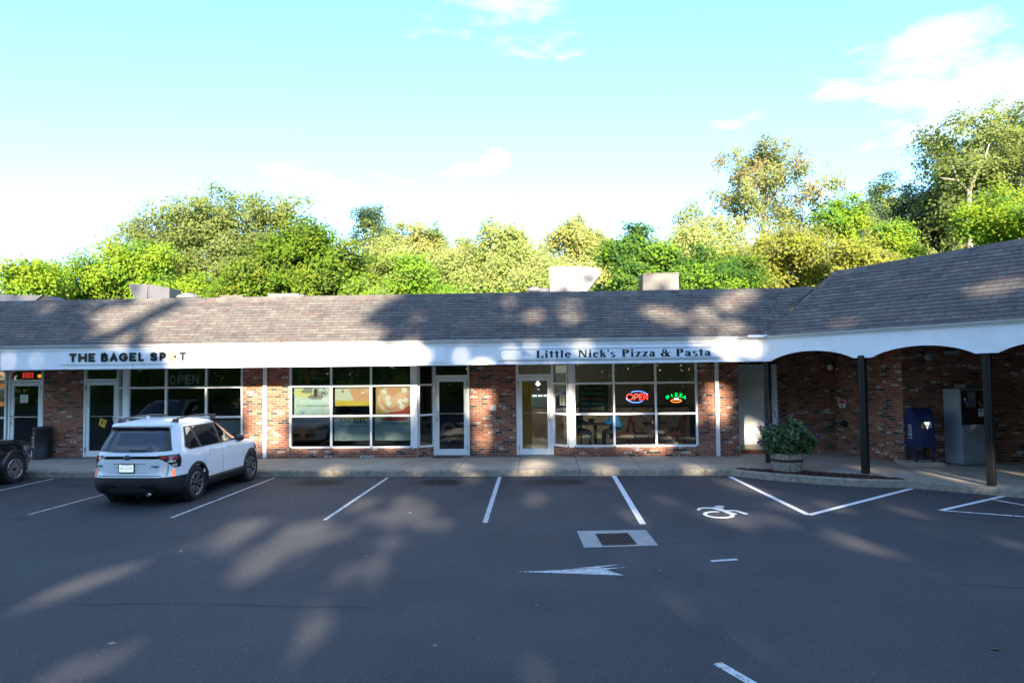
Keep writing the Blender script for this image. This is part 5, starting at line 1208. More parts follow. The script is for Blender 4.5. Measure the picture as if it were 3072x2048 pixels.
    for wy in WY:                                       # wheel arch lips
        for sx in (1, -1):
            mb = MB(); rws = []
            for rr_, off in ((.385, -.10), (.388, .012), (.40, .022), (.45, .020), (.462, .004), (.462, -.02)):
                row = []
                for k in range(29):
                    a = R(-22 + 224 * k / 28); y, z = wy + rr_ * math.cos(a), .35 + rr_ * math.sin(a)
                    row.append(side(y, max(z, .225), off, sx))
                rws.append(row)
            mb.grid(rws, 0, True); fix(mb).build('wheel_arch', arch_m, root)
    glass = mat('car_glass', (.012, .014, .018), .04, spec=.6, coat=.5)
    yr = lambda z: 3.25 - (z - 1.06) * 1.42
    yl = lambda z: .60 + (max(0, 1.14 - z)) * 2.6 + (z - 1.06) * .42
    zz = [1.075, 1.10, 1.14, 1.2, 1.28, 1.36, 1.44, 1.51, 1.535]
    strip('window_surround', zz, yl, yr, .010, trim)
    z2 = [1.095, 1.14, 1.2, 1.28, 1.36, 1.44, 1.515]
    strip('side_window', z2, lambda z: yl(z) + .05, lambda z: 1.17 - (z - 1.1) * .42, .015, glass, nn=5); strip('side_window', z2, lambda z: 1.27 - (z - 1.1) * .42, lambda z: 2.04 - (z - 1.1) * .12, .015, glass, nn=5); strip('side_window', z2, lambda z: 2.16 - (z - 1.1) * .12, lambda z: yr(z) - .07, .015, glass, nn=5)
    seam = mat('panel_gap', (.05, .05, .055), .7)
    for yb in (1.30, 2.12, 3.20):                       # door gaps
        strip('door_gap', [.44, .6, .8, .95, 1.07], lambda z, yb=yb: yb + (.10 * max(0, .75 - z) if yb == 1.30 else 0) , lambda z, yb=yb: yb + .010 + (.10 * max(0, .75 - z) if yb == 1.30 else 0), .0025, seam, nn=1)
    for sx in (1, -1):
        for yh in (1.52, 2.36):
            mb = MB(); mb.tube([side(yh, .985, .0, sx), side(yh + .02, .985, .035, sx), side(yh + .17, .985, .035, sx), side(yh + .19, .985, .0, sx)], .016, 6); fix(mb).build('door_handle', paint, root)
        mb = MB()
        c = side(3.02, 1.10, .12, sx); mb.lathe([(.001, -.10), (.07, -.085), (.095, -.02), (.095, .05), (.07, .07), (.001, .075)], (0, 0, 0), 'y', 14, cap=False)
        mb.v = [(c.x + x * 1.15, c.y + y, c.z + z * .82) for x, y, z in mb.v]; mb.tube([side(3.06, 1.08, -.02, sx), side(3.04, 1.07, .10, sx)], [.03, .025], 6)
        fix(mb).build('wing_mirror', trim, root)
        if cladding:
            mb = MB(); rws = [[side(1.42 + 1.75 * k / 10, z, o_, sx) for k in range(11)] for z, o_ in ((.24, .0), (.26, .02), (.36, .026), (.40 + .0, .02), (.43, .0))]; mb.grid(rws, 0, False, flip=sx < 0); fix(mb).build('sill_cladding', cladding, root)
            mb = MB(); rws = [[side(2.25 + .62 * k / 6, z, .030, sx) for k in range(7)] for z in (.385, .40)]; mb.grid(rws, 0, False, flip=sx < 0); fix(mb).build('sill_trim', M_CHROME, root)
        mb = MB()                                       # roof rails on feet
        xr = lambda y: sx * (.60 - .03 * abs(y - 1.6))
        mb.tube([(xr(.58), .58, 1.635), (xr(.80), .80, 1.70), (xr(1.2), 1.2, 1.722), (xr(1.8), 1.8, 1.722), (xr(2.25), 2.25, 1.69), (xr(2.42), 2.42, 1.635)], [.026, .02, .015, .015, .015, .016], 8)
        for y in (.72, 2.3): mb.box((xr(y) - .02, y - .09, 1.60), (xr(y) + .02, y + .09, 1.70))
        fix(mb).build('roof_rail', mat('rail_grey', (.07, .065, .06), .5), root)
    # front lamps
    for sx in (1, -1):
        mb = MB(); rws = [[outline(z, a if sx > 0 else 180 - a) + Vector((0, .004, 0)) for a in range(28, 66, 6)] for z in (.74, .80, .86)]; mb.grid(rws, 0, True); fix(mb).build('headlight', mat('lamp_smoke', (.12, .12, .13), .1, coat=1), root)
    mb = MB(); rws = [[outline(z, a) + Vector((0, .004, 0)) for a in range(66, 116, 8)] for z in (.52, .62, .76)]; mb.grid(rws, 0, True); fix(mb).build('grille', M_BLACK, root)
    # windscreen
    mb = MB(); rws = []
    for z in (1.12, 1.2, 1.3, 1.4, 1.5, 1.54): rws.append([outline(z, a) + Vector((0, .006, .004)) for a in range(70, 111, 4)])
    mb.grid(rws, 0, True); fix(mb).build('windscreen', glass, root)
    # rear
    rg = MB(); rws = []
    hw = lambda z: W(z) - .155
    for z in (1.085, 1.10, 1.14, 1.2, 1.3, 1.4, 1.48): 
        w = hw(z) - (.10 * max(0, (1.14 - z) / .055) if z < 1.14 else 0); rws.append([rear(-w + 2 * w * k / 40, z + .03 * (abs(k - 20) / 20) ** 3 * (z < 1.12), .018) for k in range(41)])
    rg.grid(rws, 0, True, flip=True); RW = fix(rg).build('rear_window', glass, root)
    def rpatch(name, zs, wfun, off, m, nn=14, par=None, x0=None):
        mb = MB(); rws = []
        for z in zs:
            a, b = (-wfun(z), wfun(z)) if x0 is None else (x0(z), wfun(z)); rws.append([rear(a + (b - a) * k / nn, z, off) for k in range(nn + 1)])
        mb.grid(rws, 0, True, flip=True); return fix(mb).build(name, m, par or root)
    glossb = mat('gloss_black', (.008, .008, .010), .12, coat=.5)
    rpatch('window_surround', (1.10, 1.2, 1.3, 1.4, 1.48, 1.555), lambda z: W(z) - .085, .012, trim, nn=44)
    rpatch('spoiler_edge', (1.485, 1.52, 1.55), lambda z: W(z) - .07, .024, glossb, nn=44); rpatch('brake_light', (1.527, 1.545), lambda z: .10, .027, mat('lamp_red_dark', (.25, .02, .015), .25))
    mb = MB(); rws = [[outline(z, a) + Vector((0, o_, dz)) for a in range(-150, -29, 6)] for z, o_, dz in ((1.55, -.015, 0), (1.565, -.045, .005), (1.585, -.05, .012), (1.60, -.02, .02), (1.60, .10, .035))]; mb.grid(rws, 0, True, flip=True); fix(mb).build('spoiler', paint, root)
    mb = MB(); mb.tube([rear(.0, 1.13, .035), rear(-.03, 1.125, .03), rear(.28, 1.115, .03), rear(.32, 1.12, .03)], [.012, .014, .009, .006], 6); fix(mb).build('wiper', M_BLACK, root)
    rpatch('light_bar', (.955, .985, 1.01), lambda z: .74, .006, glossb)
    red, clear = mat('lamp_red', (.40, .012, .02), .15, coat=1), mat('lamp_clear', (.45, .40, .40), .12, coat=1)
    for sx in (1, -1):
        def wrap(a, z, off): p = outline(z, a); d = Vector((p.x, (p.y - 2.3) * .35, 0)).normalized(); p = p + d * off; p.x *= sx; return p
        def lamp(name, m, zs, a0, a1, off, par=None):
            mb = MB(); rws = [[wrap(a0(z) + (a1(z) - a0(z)) * k / 9, z, off) for k in range(10)] for z in zs]; mb.grid(rws, 0, True, flip=sx > 0); return fix(mb).build(name, m, par or root)
        hs = lamp('tail_light', glossb, (.775, .80, .85, .90, .95, 1.00, 1.025), lambda z: -76 + max(0, .97 - z) * 150, lambda z: -33 - max(0, .90 - z) * 20, .006)
        lamp('red_lens', red, (.94, .97, 1.005), lambda z: -74, lambda z: -60, .010, hs); lamp('red_lens', red, (.93, .965, 1.005), lambda z: -58, lambda z: -40, .010, hs); lamp('clear_lens', clear, (.88, .915), lambda z: -62 , lambda z: -44, .010, hs); lamp('clear_lens', clear, (.795, .82, .845), lambda z: -52, lambda z: -42, .010, hs)
        mb = MB(); rws = [[wrap(a0 + (a1 - a0) * k / 4, z, .006) for k in range(5)] for z, a0, a1 in ((.60, -49.5, -46), (.66, -51, -46), (.70, -50.5, -46.5), (.745, -49, -47))]; mb.grid(rws, 0, True, flip=sx > 0); fix(mb).build('reflector', mat('reflector_orange', (.95, .14, .02), .3, emit=(1, .12, .01), es=.25), root)  # emission paints in the flash that the reflector throws back
        rpatch('tailgate_gap', (.635, .68, .75, .80, .84), lambda z: sx * (.745 - .5 * max(0, .67 - z)), .003, seam, 1, x0=lambda z: sx * (.733 - .5 * max(0, .67 - z)))
    rpatch('tailgate_gap', (.620, .634), lambda z: .73, .003, seam)
    rpatch('painted_crease', (.853, .866), lambda z: .33, .004, mat('crease_shade', (.16, .16, .17), .6)); rpatch('painted_crease', (.690, .697), lambda z: .42, .003, mat('crease_shade_pale', (.30, .30, .31), .6))  # grey strips paint in the shade of the tailgate's folds
    if plate:
        p = rear(-.05, .80, .012); mb = MB(); mb.box((-.165, -.012, -.092), (.165, 0, .092)); mb.v = [(x + p.x, y + p.y, z + p.z - .02) for x, y, z in mb.v]; fr_ = soften(fix(mb).build('licence_plate', M_BLACK, root), .006)
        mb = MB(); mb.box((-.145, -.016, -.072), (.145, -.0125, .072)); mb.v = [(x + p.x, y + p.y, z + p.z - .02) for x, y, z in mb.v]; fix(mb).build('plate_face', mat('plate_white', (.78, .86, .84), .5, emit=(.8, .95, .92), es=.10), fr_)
        mb = MB(); mb.face([(x + p.x, (p.y - .0168), z + p.z - .02) for x, z in ((-.10, .050), (.10, .050), (.10, .066), (-.10, .066))]); fix(mb).build('plate_band', mat('plate_cyan', (.25, .62, .68), .5), fr_)
        t = text('plate_number', 'BK 22295', .07, (p.x, (p.y - .017) * sy, p.z - .045), mat('plate_ink', (.22, .34, .36), .6), fr_, width=.24)
        mb = MB(); mb.lathe([(.001, -.018), (.055, -.016), (.068, -.004), (.068, 0)], (0, 0, 0), 'y', 22, cap=False); q = rear(-.05, .985, .006); mb.v = [(q.x + x * 1.25, q.y + y, q.z + z * .72) for x, y, z in mb.v]; em = fix(mb).build('emblem', mat('emblem_blue', (.02, .04, .14), .15, .3, coat=1), root)
        mb = MB()
        for x, z, r in ((-.035, .012, .016), (.01, .02, .008), (.03, .0, .008), (.012, -.016, .008), (-.012, -.012, .007), (.04, .018, .006)): mb.lathe([(r, -.002), (.001, -.004)], (q.x + x, q.y - .018, q.z + z), 'y', 8, cap=False)
        fix(mb).build('emblem_star', M_CHROME, em)
        w = rear(-.60, .80, .008); t = text('wordmark', 'SUBARU', .045, (w.x, w.y * sy, .805), M_BLACK, root, bold=.002, width=.17)
        w = rear(.52, .80, .008); mb = MB(); mb.box((-.08, -.004, -.012), (.08, 0, .012)); mb.v = [(x + w.x, y + w.y, z + .81) for x, y, z in mb.v]; fix(mb).build('badge', mat('badge_grey', (.10, .12, .16), .4, .4), root)
        # bumper details
        for sx in (-1, 1): 
            mb = MB(); rws = [[rear(sx * .42 + (k / 6 - .5) * wd, z, .018) for k in range(7)] for z, wd in ((.36, .34), (.42, .36), (.455, .28))]; mb.grid(rws, 0, True, flip=True); fix(mb).build('bumper_insert', glossb, root)
        rpatch('skid_plate', (.27, .31, .365, .39), lambda z: .36 + (.39 - z) * .3, .022, mat('skid_dark', (.045, .047, .05), .55))
        mb = MB(); mb.tube([(.42, .18, .27), (.42, -.01, .27)], .035, 10); fix(mb).build('exhaust', M_CHROME, root)
        mb = MB(); mb.prism([(-.015, .62, 1.69), (.015, .62, 1.69), (.005, .62, 1.765), (-.005, .62, 1.765)], (0, .13, -.0)); mb.v = [(x, y + (.0 if z < 1.72 else .0) + (-.04 if (y > .7 and z > 1.72) else 0), z) for x, y, z in mb.v]; fix(mb).build('antenna_fin', paint, root)
    # wheels
    tyre_m, dark_rim = mat('tyre_rubber', (.014, .014, .015), .8, bump=.3, bscale=60), mat('rim_dark', (.03, .03, .032), .35, .5)
    for wy in WY:
        for sx in (1, -1):
            x = sx * .80; c = (x, wy * sy, .35)
            mb = MB(); P = [(.235, -.095), (.30, -.105), (.335, -.10), (.350, -.075), (.350, .075), (.335, .10), (.30, .105), (.245, .098), (.235, .085)]
            mb.lathe([(r, h) for r, h in P], c, 'x', 40, cap=False); wh = mb.build('wheel', tyre_m, root)
            mb = MB(); mb.lathe([(.238, sx * .085), (.232, sx * .098), (.218, sx * .09), (.212, sx * .02), (.12, sx * .0), (.001, sx * .0)], c, 'x', 40, cap=False, mis=[0, 0, 1, 1, 1]); mb.build('rim', [rim_mat, dark_rim], wh)
            mb = MB()
            for k in range(spokes):
                for dd in (-1, 1):
                    a = 2 * math.pi * k / spokes + dd * (.16 if spokes < 8 else .09); a2 = a + dd * .10
                    w0, w1 = (.012, .019) if spokes < 8 else (.006, .011)
                    def pp(r, ang, off, xo): return (c[0] + sx * xo, c[1] + r * math.cos(ang) - off * math.sin(ang), c[2] + r * math.sin(ang) + off * math.cos(ang))
                    q0 = [pp(.05, a, -w0, .075), pp(.05, a, w0, .075), pp(.222, a2, w1, .090), pp(.222, a2, -w1, .090)]; q1 = [pp(.05, a, -w0, .04), pp(.05, a, w0, .04), pp(.222, a2, w1, .05), pp(.222, a2, -w1, .05)]
                    mb.face(q0); 
                    for e in range(4): mb.face([q1[e], q1[(e + 1) % 4], q0[(e + 1) % 4], q0[e]])
            mb.build('spoke', rim_mat, wh)
            mb = MB(); mb.lathe([(.055, sx * .05), (.055, sx * .082), (.045, sx * .09), (.001, sx * .092)], c, 'x', 14, cap=False); mb.build('hub_cap', glossb, wh)
    return root
M_CARW = mat('white_car_paint', (.84, .84, .84), .28, coat=.8, spec=.5)
M_TRIM = mat('dark_window_trim', (.035, .034, .034), .5)
RIM1 = mat('machined_rim', (.42, .42, .43), .3, .9)
make_car('white_suv', (-8.05, 12.78, 0), R(-1.5), 'white SUV parked nose to the kerb below the bagel sign, seen from behind', M_CARW, mat('suv_cladding', (.011, .012, .014), .6), M_TRIM, RIM1, 5, 'cars parked at the kerb', sy=.93).scale = (.98, .98, .98)
make_car('black_car', (-13.60, 12.25, 0), R(0), 'glossy black car cut off by the left edge, with bright many spoked wheel', mat('black_car_paint', (.006, .006, .007), .12, coat=1), None, mat('black_trim', (.012, .012, .012), .3), mat('bright_rim', (.62, .62, .64), .25, .9), 10, 'cars parked at the kerb', sy=.97, plate=False)

# ================================================================== TREES
def lmat(n, c, t=.5):
    m_ = sum(c) / 3; c = tuple(max(.004, m_ + (k - m_) * 1.12) for k in c)
    return mat(n, tuple(min(.5, k * 2.25) for k in c), .6, trans=t, spec=.15)
LEAF = {
 'honey': [lmat('leaf_yellow_green', (.11, .14, .018)), lmat('leaf_spring', (.085, .135, .018)), lmat('leaf_mid_green', (.05, .095, .018))],
 'olive': [lmat('leaf_olive', (.085, .100, .030)), lmat('leaf_olive_dark', (.05, .065, .02)), lmat('leaf_olive_pale', (.095, .11, .04))],
 'maple': [lmat('leaf_maple', (.055, .09, .012)), lmat('leaf_maple_dark', (.03, .052, .01)), lmat('leaf_maple_gold', (.085, .105, .018))],
 'pale': [lmat('leaf_pale', (.135, .15, .055)), lmat('leaf_pale_green', (.095, .12, .035)), lmat('leaf_cream', (.16, .17, .07))],
 'orange': [lmat('leaf_amber', (.145, .145, .055)), lmat('leaf_pale_gold', (.16, .165, .06)), MATS['leaf_pale_green']],
 'gold': [lmat('leaf_gold', (.13, .135, .032)), lmat('leaf_gold_green', (.105, .12, .022)), lmat('leaf_rust', (.085, .085, .032))],
 'thin': [lmat('leaf_thin_gold', (.12, .13, .05)), lmat('leaf_thin_olive', (.085, .10, .04)), lmat('leaf_thin_brown', (.12, .10, .05))],
 'bright': [lmat('leaf_bright', (.085, .15, .02)), MATS['leaf_spring'], MATS['leaf_pale_green']],
 'deep': [lmat('leaf_deep', (.028, .06, .014)), lmat('leaf_deep_mid', (.045, .08, .016)), MATS['leaf_spring']],
 'blue': [lmat('leaf_blue_green', (.045, .07, .035)), lmat('leaf_blue_dark', (.028, .045, .025)), MATS['leaf_olive']],
}
M_BARK, M_BARK2 = mat('bark', (.11, .085, .06), .9, var=.3, vscale=8), mat('pale_bark', (.30, .26, .20), .85, var=.2, vscale=8)
def tree(name, x, y, top, hw, style, label, n=9000, zlow=2.6, leaf=.15, blobs=16, hyd=None, bark=None, seed=0, group='trees behind the plaza', sparse=1.0, flat=0.0, spiky=0.0):
    hw *= 1.28; n = int(n * 1.25); g = np.random.default_rng(100 + seed); o = empty(name, (x, y, 0), label, 'tree', group)
    hyd = hyd or hw * .75; ch = top - zlow; zc = zlow + ch * .5
    B = []
    for k in range(blobs):                              # lobes of the crown
        d = g.normal(size=3); d /= np.linalg.norm(d); d[2] = d[2] * .9 + .1
        r = g.uniform(.45, .80); br = g.uniform(.26, .42) * min(hw, ch * .5)
        B.append((d[0] * hw * r, d[1] * hyd * r - (hyd * .2), zc + d[2] * ch * .5 * r, br * 1.12, br, br * (.85 - flat)))
    B.append((0, 0, top - .20 * ch, hw * .34, hyd * .3, ch * .2))
    B = np.array(B); area = B[:, 3] * B[:, 5] + .15; per = np.maximum(1, (area / area.sum() * n / 34 * 1.15)).astype(int)
    cl, out_, lob = [], [], []
    for b, m in zip(B, per):
        d = g.normal(size=(m, 3)); d /= np.linalg.norm(d, axis=1)[:, None]
        s = 1 - .6 * g.random(m)[:, None] ** 1.3
        cl.append(b[:3] + d * b[3:] * s); out_.append(d); lob.append(np.full(m, g.integers(0, 1000)))
    cl, out_, lob = np.concatenate(cl), np.concatenate(out_), np.concatenate(lob)
    ok = (cl[:, 2] > zlow - .5) & (cl[:, 2] < top - .12)
    cl, out_, lob = cl[ok], out_[ok], lob[ok]
    k = 95; c = np.repeat(cl, k, 0); d = np.repeat(out_, k, 0); sg = .26 * (hw / 3) ** .4 * sparse
    off = g.normal(size=c.shape) * np.array([sg, sg, sg * (.62 + spiky)]); off[:, 2] -= .25 * (off[:, 0] ** 2 + off[:, 1] ** 2)
    c = c + off
    nn = d * .65 + g.normal(size=c.shape) * .32 + np.array([0, -.6, .45]); nn /= np.linalg.norm(nn, axis=1)[:, None]
    v, _ = leaf_cards(c, nn, leaf * .52 * (.6 + .8 * g.random(len(c))), None, g, 1.5, .3)
    clm = g.choice(3, len(cl), p=(.5, .27, .23)); mi = np.repeat(clm, k); flip = g.random(len(mi)) < .25; mi[flip] = g.integers(0, 3, flip.sum())
    link('crown', cards_mesh('crown', v, mi, LEAF[style]), o)
    bark = bark or M_BARK
    mb = MB(); r0 = .10 + .016 * top
    mb.tube([(0, 0, -.1), (.1, .0, top * .3), (-.05, .05, top * .6), (.05, 0, top * .88)], [r0, r0 * .8, r0 * .45, .03], 8); mb.build('trunk', bark, o)
    mb = MB(); idx = g.permutation(len(cl))[:26]
    for i in idx:
        p = Vector(cl[i]); z0 = min(max(p.z - .6 * math.hypot(p.x, p.y) - .8, top * .2), top * .75)
        mb.tube([(0, 0, z0), Vector((0, 0, z0)).lerp(p, .5) + Vector((0, 0, -.15)), p], [.075, .05, .018], 5)
    mb.build('limb', bark, o, fix=False)
    return o
tree('honey_locust', -21.5, 33, 9.25, 5.0, 'honey', 'broad yellow green tree with feathery layers behind the far left roof', n=16000, flat=.35, seed=1, blobs=22, leaf=.14)
tree('oak_tree', -20.4, 42, 14.7, 6.6, 'olive', 'biggest olive green domed tree rising behind the left half of the roof', n=23000, bark=M_BARK2, seed=2, blobs=34, leaf=.17)
tree('maple_tree', -11.6, 32, 10.1, 2.9, 'maple', 'dense round green maple tinged with gold right of the big olive dome', n=14000, seed=3, leaf=.15, blobs=20)
tree('ash_tree', -11.9, 46, 14.5, 1.9, 'blue', 'thin airy crown peeking over the trees right of the gold tinged maple', n=3500, zlow=8, seed=4, sparse=1.2, leaf=.14)
tree('willow_tree', -8.7, 36, 10.4, 2.5, 'pale', 'pale silvery green tree beside the gold tinged maple', n=11000, seed=5, leaf=.14)
tree('birch_tree', -7.4, 44, 12.4, 2.4, 'orange', 'amber tinged pale tree at the middle of the tree line', n=8000, zlow=5, seed=6, leaf=.15)
tree('poplar_tree', -2.4, 37, 11.0, 3.3, 'pale', 'wide pale green tree with spiky top left of the metal duct', n=15000, seed=7, blobs=22, spiky=.4, leaf=.15)
tree('birch_tree', 2.2, 42, 12.1, 2.5, 'orange', 'light yellow tree directly above the big metal duct', n=9000, zlow=4, seed=8, spiky=.3, leaf=.15)
tree('alder_tree', -6.3, 30.5, 7.9, 2.4, 'bright', 'low bright green tree just behind the roof ridge under the amber tree', n=9000, seed=9, leaf=.13)
tree('alder_tree', .6, 30.5, 7.6, 2.2, 'pale', 'low pale green tree behind the short white roof vents', n=8000, seed=10, leaf=.13)
tree('maple_tree', 4.3, 32, 9.4, 1.9, 'deep', 'narrow dark green maple behind the beige air conditioner', n=11000, seed=11, leaf=.15)
tree('willow_tree', 8.4, 40, 12.2, 2.7, 'pale', 'pale spiky tree between the dark maple and the tall sparse tree', n=10000, seed=12, spiky=.4, leaf=.15)
tree('cottonwood', 14.0, 44, 17.6, 3.8, 'thin', 'tall sparse cottonwood standing well above the other trees right of centre', n=4200, zlow=8, seed=13, sparse=.8, blobs=26, spiky=.5, bark=M_BARK2, leaf=.17)
tree('alder_tree', 7.0, 30.5, 8.0, 2.1, 'deep', 'low dark green tree behind the roof valley', n=9000, seed=14, leaf=.13)
tree('hickory_tree', 11.2, 33, 9.6, 3.0, 'gold', 'golden brown speckled tree behind the roof junction', n=14000, seed=15, blobs=20, leaf=.14)
tree('hickory_tree', 16.6, 38, 12.2, 2.3, 'honey', 'yellow topped tree between the sparse cottonwood and the tall right tree', n=9500, seed=16, leaf=.15)
tree('elm_tree', 23.4, 47, 15.8, 3.0, 'blue', 'dark blue green tree tucked against the left side of the tallest tree', n=11000, zlow=4, seed=31, leaf=.17)
tree('oak_tree', 29.0, 44, 19.9, 5.0, 'olive', 'tallest olive tree filling the upper right corner', n=17000, zlow=6, seed=18, blobs=28, bark=M_BARK2, leaf=.18, spiky=.2)
tree('hickory_tree', 19.6, 31, 10.5, 3.4, 'honey', 'layered yellow green tree above the wing roof at the far right', n=14000, seed=19, flat=.3, blobs=20, leaf=.14)
tree('alder_tree', 13.8, 29.5, 8.0, 2.0, 'gold', 'low yellowish tree just above the hip of the wing roof', n=8500, seed=20, leaf=.13)
tree('oak_tree', -31.5, 40, 7.9, 2.4, 'olive', 'distant low tree at the far left edge above the exhaust hood', n=6000, seed=21, leaf=.15)
for i, (x, y, t_, w_, st, lb) in enumerate(((-15.5, 37, 9.6, 2.6, 'olive', 'olive tree filling in behind the flared exhaust hood'), (-5.2, 40, 10.6, 2.2, 'pale', 'pale tree filling the gap between the amber tree and the wide pale tree'), (.3, 41, 10.4, 2.0, 'pale', 'pale tree just left of the light yellow tree above the metal duct'), (6.4, 41, 10.6, 2.0, 'orange', 'cream tinged tree between the dark maple and the pale spiky tree'), (20.2, 42, 11.6, 2.4, 'thin', 'thin brownish tree below the dark blue green tree'), (-27.5, 38, 8.0, 2.6, 'honey', 'yellow green tree at the far left behind the feathery one'))):
    tree('alder_tree', x, y, t_, w_, st, lb, n=8000, seed=40 + i, leaf=.14, blobs=14)
# bare forked snag before the tall right tree
o = empty('dead_snag', (24.2, 40, 0), 'bare pale forked dead branch standing before the tallest tree', 'dead tree')
mb = MB(); mb.tube([(0, 0, 4), (.0, 0, 11.1), (.1, 0, 12.6)], [.22, .15, .12], 7); mb.build('trunk', M_BARK2, o)
mb = MB(); mb.tube([(.1, 0, 12.5), (.5, 0, 13.5), (.95, 0, 14.2), (1.3, 0, 15.2)], [.11, .09, .06, .025], 6); mb.tube([(.5, 0, 13.4), (.3, 0, 14.0)], [.06, .02], 5); mb.tube([(.08, 0, 12.4), (-.5, 0, 13.1), (-1.5, 0, 13.3)], [.09, .06, .02], 6); mb.tube([(-.5, 0, 13.1), (-.8, 0, 14.0)], [.05, .015], 5); mb.build('limb', M_BARK2, o)
# hedge-high growth filling in under the crowns
g = np.random.default_rng(55); n = 26000
c = np.stack([g.uniform(-40, 34, n), g.uniform(33, 35, n), 2.5 + 4.2 * g.random(n) ** .8], 1); nn = g.normal(size=c.shape) * .6 + np.array([0, -.5, .5]); nn /= np.linalg.norm(nn, axis=1)[:, None]
v, _ = leaf_cards(c, nn, .2 * (.6 + .8 * g.random(n)), None, g, 1.5); tag(link('undergrowth', cards_mesh('undergrowth', v, g.integers(0, 3, n), LEAF['deep'])), kind='stuff')

# the row of trees along the verge opposite, with gaps cut to shape where the low sun falls
BIG = [(-9.4, -.9, 14.6, 19), (-6.6, -.1, 14.0, 14.7), (-5.45, -3.9, 12.3, 14.15), (-4.2, -.5, 13.25, 14.15), (-4.2, -.5, 12.30, 12.62)]
SPOTS = [(-1.7, 8.41, .28, .22), (-1.53, 8.67, .32, .27), (-1.38, 8.95, .32, .19), (-.98, 8.97, .29, .13), (-.85, 9.81, .24, .17), (-.02, 9.88, .24, .14), (-.07, 9.44, .43, .24), (.67, 9.22, .21, .12), (.45, 9.61, .16, .14), (-.19, 8.19, .25, .15), (-2.57, 8.79, .31, .15), (.02, 8.71, .13, .23), (-2.63, 9.16, .3, .12), (-3.59, 7.95, .3, .12), (-3.33, 8.18, .34, .12), (-3.66, 7.78, .15, .12), (-.27, 7.22, .13, .12), (-.24, 7.32, .13, .12), (-2.22, 7.13, .23, .12), (-1.89, 7.25, .2, .12), (-.34, 7.66, .13, .12), (1.86, 7.16, .13, .12), (5.47, 9.41, .45, .15), (5.73, 9.22, .28, .12), (7.18, 10.27, .44, .15), (6.99, 9.67, .31, .12), (5.02, 9.9, .21, .12), (2.58, 10.08, .13, .24), (2.35, 9.83, .13, .14), (7.71, 9.74, .39, .12), (6.29, 9.34, .29, .12), (6.87, 8.76, .28, .12), (6.92, 8.59, .18, .12), (9.06, 8.72, .16, .12), (7.1, 10.62, .28, .12), (8.96, 9.46, .29, .12), (3.94, 9.6, .14, .12), (4.08, 9.34, .13, .12), (2.95, 11.53, .44, .23), (2.55, 11.19, .32, .13), (.94, 11.37, .28, .12), (1.23, 10.86, .33, .12), (-2.31, 11.24, .22, .16), (11.66, 10.51, .3, .12), (13.26, 10.86, .28, .12), (10.68, 11.12, .29, .12), (6.68, 11.26, .41, .13), (4.46, 11.26, .32, .12), (11.53, 10.83, .19, .12), (-.18, 15.62, .2, .19), (2.25, 16.11, .16, .25), (2.86, 15.53, .25, .32), (2.24, 15.45, .18, .2), (3.81, 15.48, .4, .29), (3.96, 16.07, .23, .25), (6.09, 15.64, .44, .32), (6.63, 15.42, .3, .29), (7.35, 15.53, .43, .31), (8.06, 15.91, .44, .41), (8.6, 16.24, .44, .3), (7.13, 15.03, .25, .17), (7.98, 15.01, .5, .25), (-8.3, 15.15, .22, .21), (-10.82, 16.18, .3, .15), (-9.03, 16.11, .39, .2), (.96, 14.33, .12, .10), (2.2, 14.35, .12, .10), (2.82, 14.55, .14, .06), (4.04, 14.51, .26, .06), (8.1, 14.41, .30, .12), (7.4, 14.58, .44, .13), (12.34, 14.46, .63, .13), (-.4, 14.34, .51, .21), (1.46, 13.88, .27, .24), (1.39, 13.45, .32, .22), (1.51, 12.66, .17, .31), (7.89, 13.52, .17, .48), (8.12, 13.34, .14, .48), (5.97, 12.45, .9, .13), (5.02, 13.21, .96, .13), (6.93, 13.19, .6, .13), (3.89, 13.19, .17, .73), (6.2, 12.3, .3, .14), (3.28, 13.62, .13, .36), (5.51, 13.6, .48, .13), (9.0, 12.75, .2, .26)]
g = np.random.default_rng(21); n = 150000
c = np.stack([g.uniform(-42, 36, n), -14 + g.normal(size=n) * 1.3, .3 + 17.1 * g.random(n)], 1)
XS = [-22, -16, -10.5, -4.5, 1.5, 7.5, 13.5, 19, -29, -36, 25, 31]
TOPS = [17.6, 17.4, 17.5, 14.9, 17.2, 17.1, 17.3, 17, 17, 16.5, 17, 16.5]
ti = np.abs(c[:, :1] - np.array(XS)[None]).argmin(1)
k = c[:, 1] + 14; px, pz = c[:, 0] - TX * k, c[:, 2] + TZ * k
gap = np.zeros(n, bool); gap |= c[:, 2] > np.array(TOPS)[ti] + .5 * np.sin(c[:, 0] * 2.1) 
jit = g.normal(size=n) * .05
for x0, x1, z0, z1 in BIG: gap |= (px > x0 + jit + .25 * np.sin(pz * 3)) & (px < x1 + jit + .2 * np.sin(pz * 2.3 + 1)) & (pz > z0 + jit * .4) & (pz < z1 + jit * .4)
LEAFR = .22
for i_, (x0, z0, rx, rz) in enumerate(SPOTS):
    a_ = np.arctan2((pz - z0) / rz, (px - x0) / rx); rx, rz = (rx * 1.3, rz * 1.25) if i_ < 13 else ((rx * .7, rz * .8) if i_ < 20 else ((rx * .78, rz * .8) if z0 > 15 else (rx, rz))); w_ = 1 + .28 * np.sin(3 * a_ + i_ * 1.7) + .2 * np.sin(5 * a_ + i_ * 2.9)
    gap |= ((px - x0) / (rx + .07)) ** 2 + ((pz - z0) / (rz + .08)) ** 2 < w_ + jit * 2
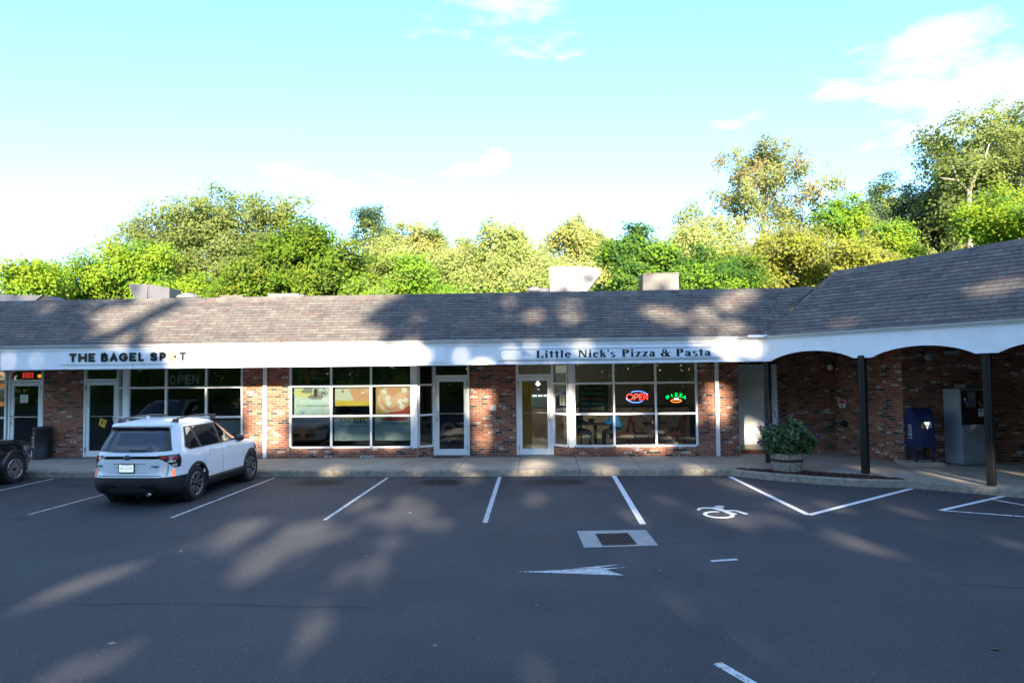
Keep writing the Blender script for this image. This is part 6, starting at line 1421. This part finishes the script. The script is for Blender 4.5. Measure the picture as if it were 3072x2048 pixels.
# a few sprays still hang in the wide gap
spray = np.zeros(n, bool)
for sx_, sz_, l_, a_ in ((-8.6, 15.0, .9, .5), (-7.6, 15.9, .8, .7), (-8.9, 16.4, .7, .3), (-7.9, 14.6, .5, .8), (-1.2, 15.8, .5, .9)):
    du, dv = (px - sx_) * math.cos(a_) + (pz - sz_) * math.sin(a_), -(px - sx_) * math.sin(a_) + (pz - sz_) * math.cos(a_)
    spray |= (np.abs(du) < l_) & (np.abs(dv) < .16)
c = c[~gap | spray]; ti = ti[~gap | spray]
SHL = [lmat('verge_leaf', (.06, .10, .018)), lmat('verge_leaf_dark', (.035, .065, .015)), lmat('verge_leaf_gold', (.11, .125, .02))]
labs = ['dense tree across the lot left of the one opposite the black car', 'dense tree across the lot on the verge opposite the black car', 'dense tree across the lot on the verge opposite the white SUV', 'shorter tree across the lot leaving a sunlit gap above it', 'dense tree across the lot on the verge opposite the salon', 'dense tree across the lot on the verge opposite the pizzeria', 'dense tree across the lot on the verge opposite the planter', 'dense tree across the lot on the verge opposite the mailbox', 'dense tree on the verge far to the left across the lot', 'last dense tree at the far left end of the verge across the lot', 'dense tree on the verge far to the right across the lot', 'last dense tree at the far right end of the verge across the lot']
for i, x in enumerate(XS):
    cc = c[ti == i]; o = empty('verge_tree', (x, -14, 0), labs[i], 'tree', 'trees on the verge across the lot')
    cc = cc - np.array([x, -14, 0]); nn = g.normal(size=cc.shape); nn[:, 1] += .6 * np.sign(nn[:, 1]); nn /= np.linalg.norm(nn, axis=1)[:, None]
    v, _ = leaf_cards(cc, nn, LEAFR * (.7 + .6 * g.random(len(cc))), None, g, 1.35)
    link('crown', cards_mesh('crown', v, g.integers(0, 3, len(cc)), SHL), o)
    mb = MB(); mb.tube([(0, 0, .2), (.1, 0, 4), (0, 0, TOPS[i] * .6)], [.3, .24, .08], 9); mb.build('trunk', M_BARK, o)
    mb = MB()
    for a in range(6): mb.tube([(0, 0, 3.2 + a * .8), (1.2 * math.cos(a * 2.4), .8 * math.sin(a * 2.4), 4.6 + a * .8), (2.4 * math.cos(a * 2.4), 1.2 * math.sin(a * 2.4), 5.8 + a * .8)], [.10, .07, .02], 5)
    mb.build('limb', M_BARK, o)
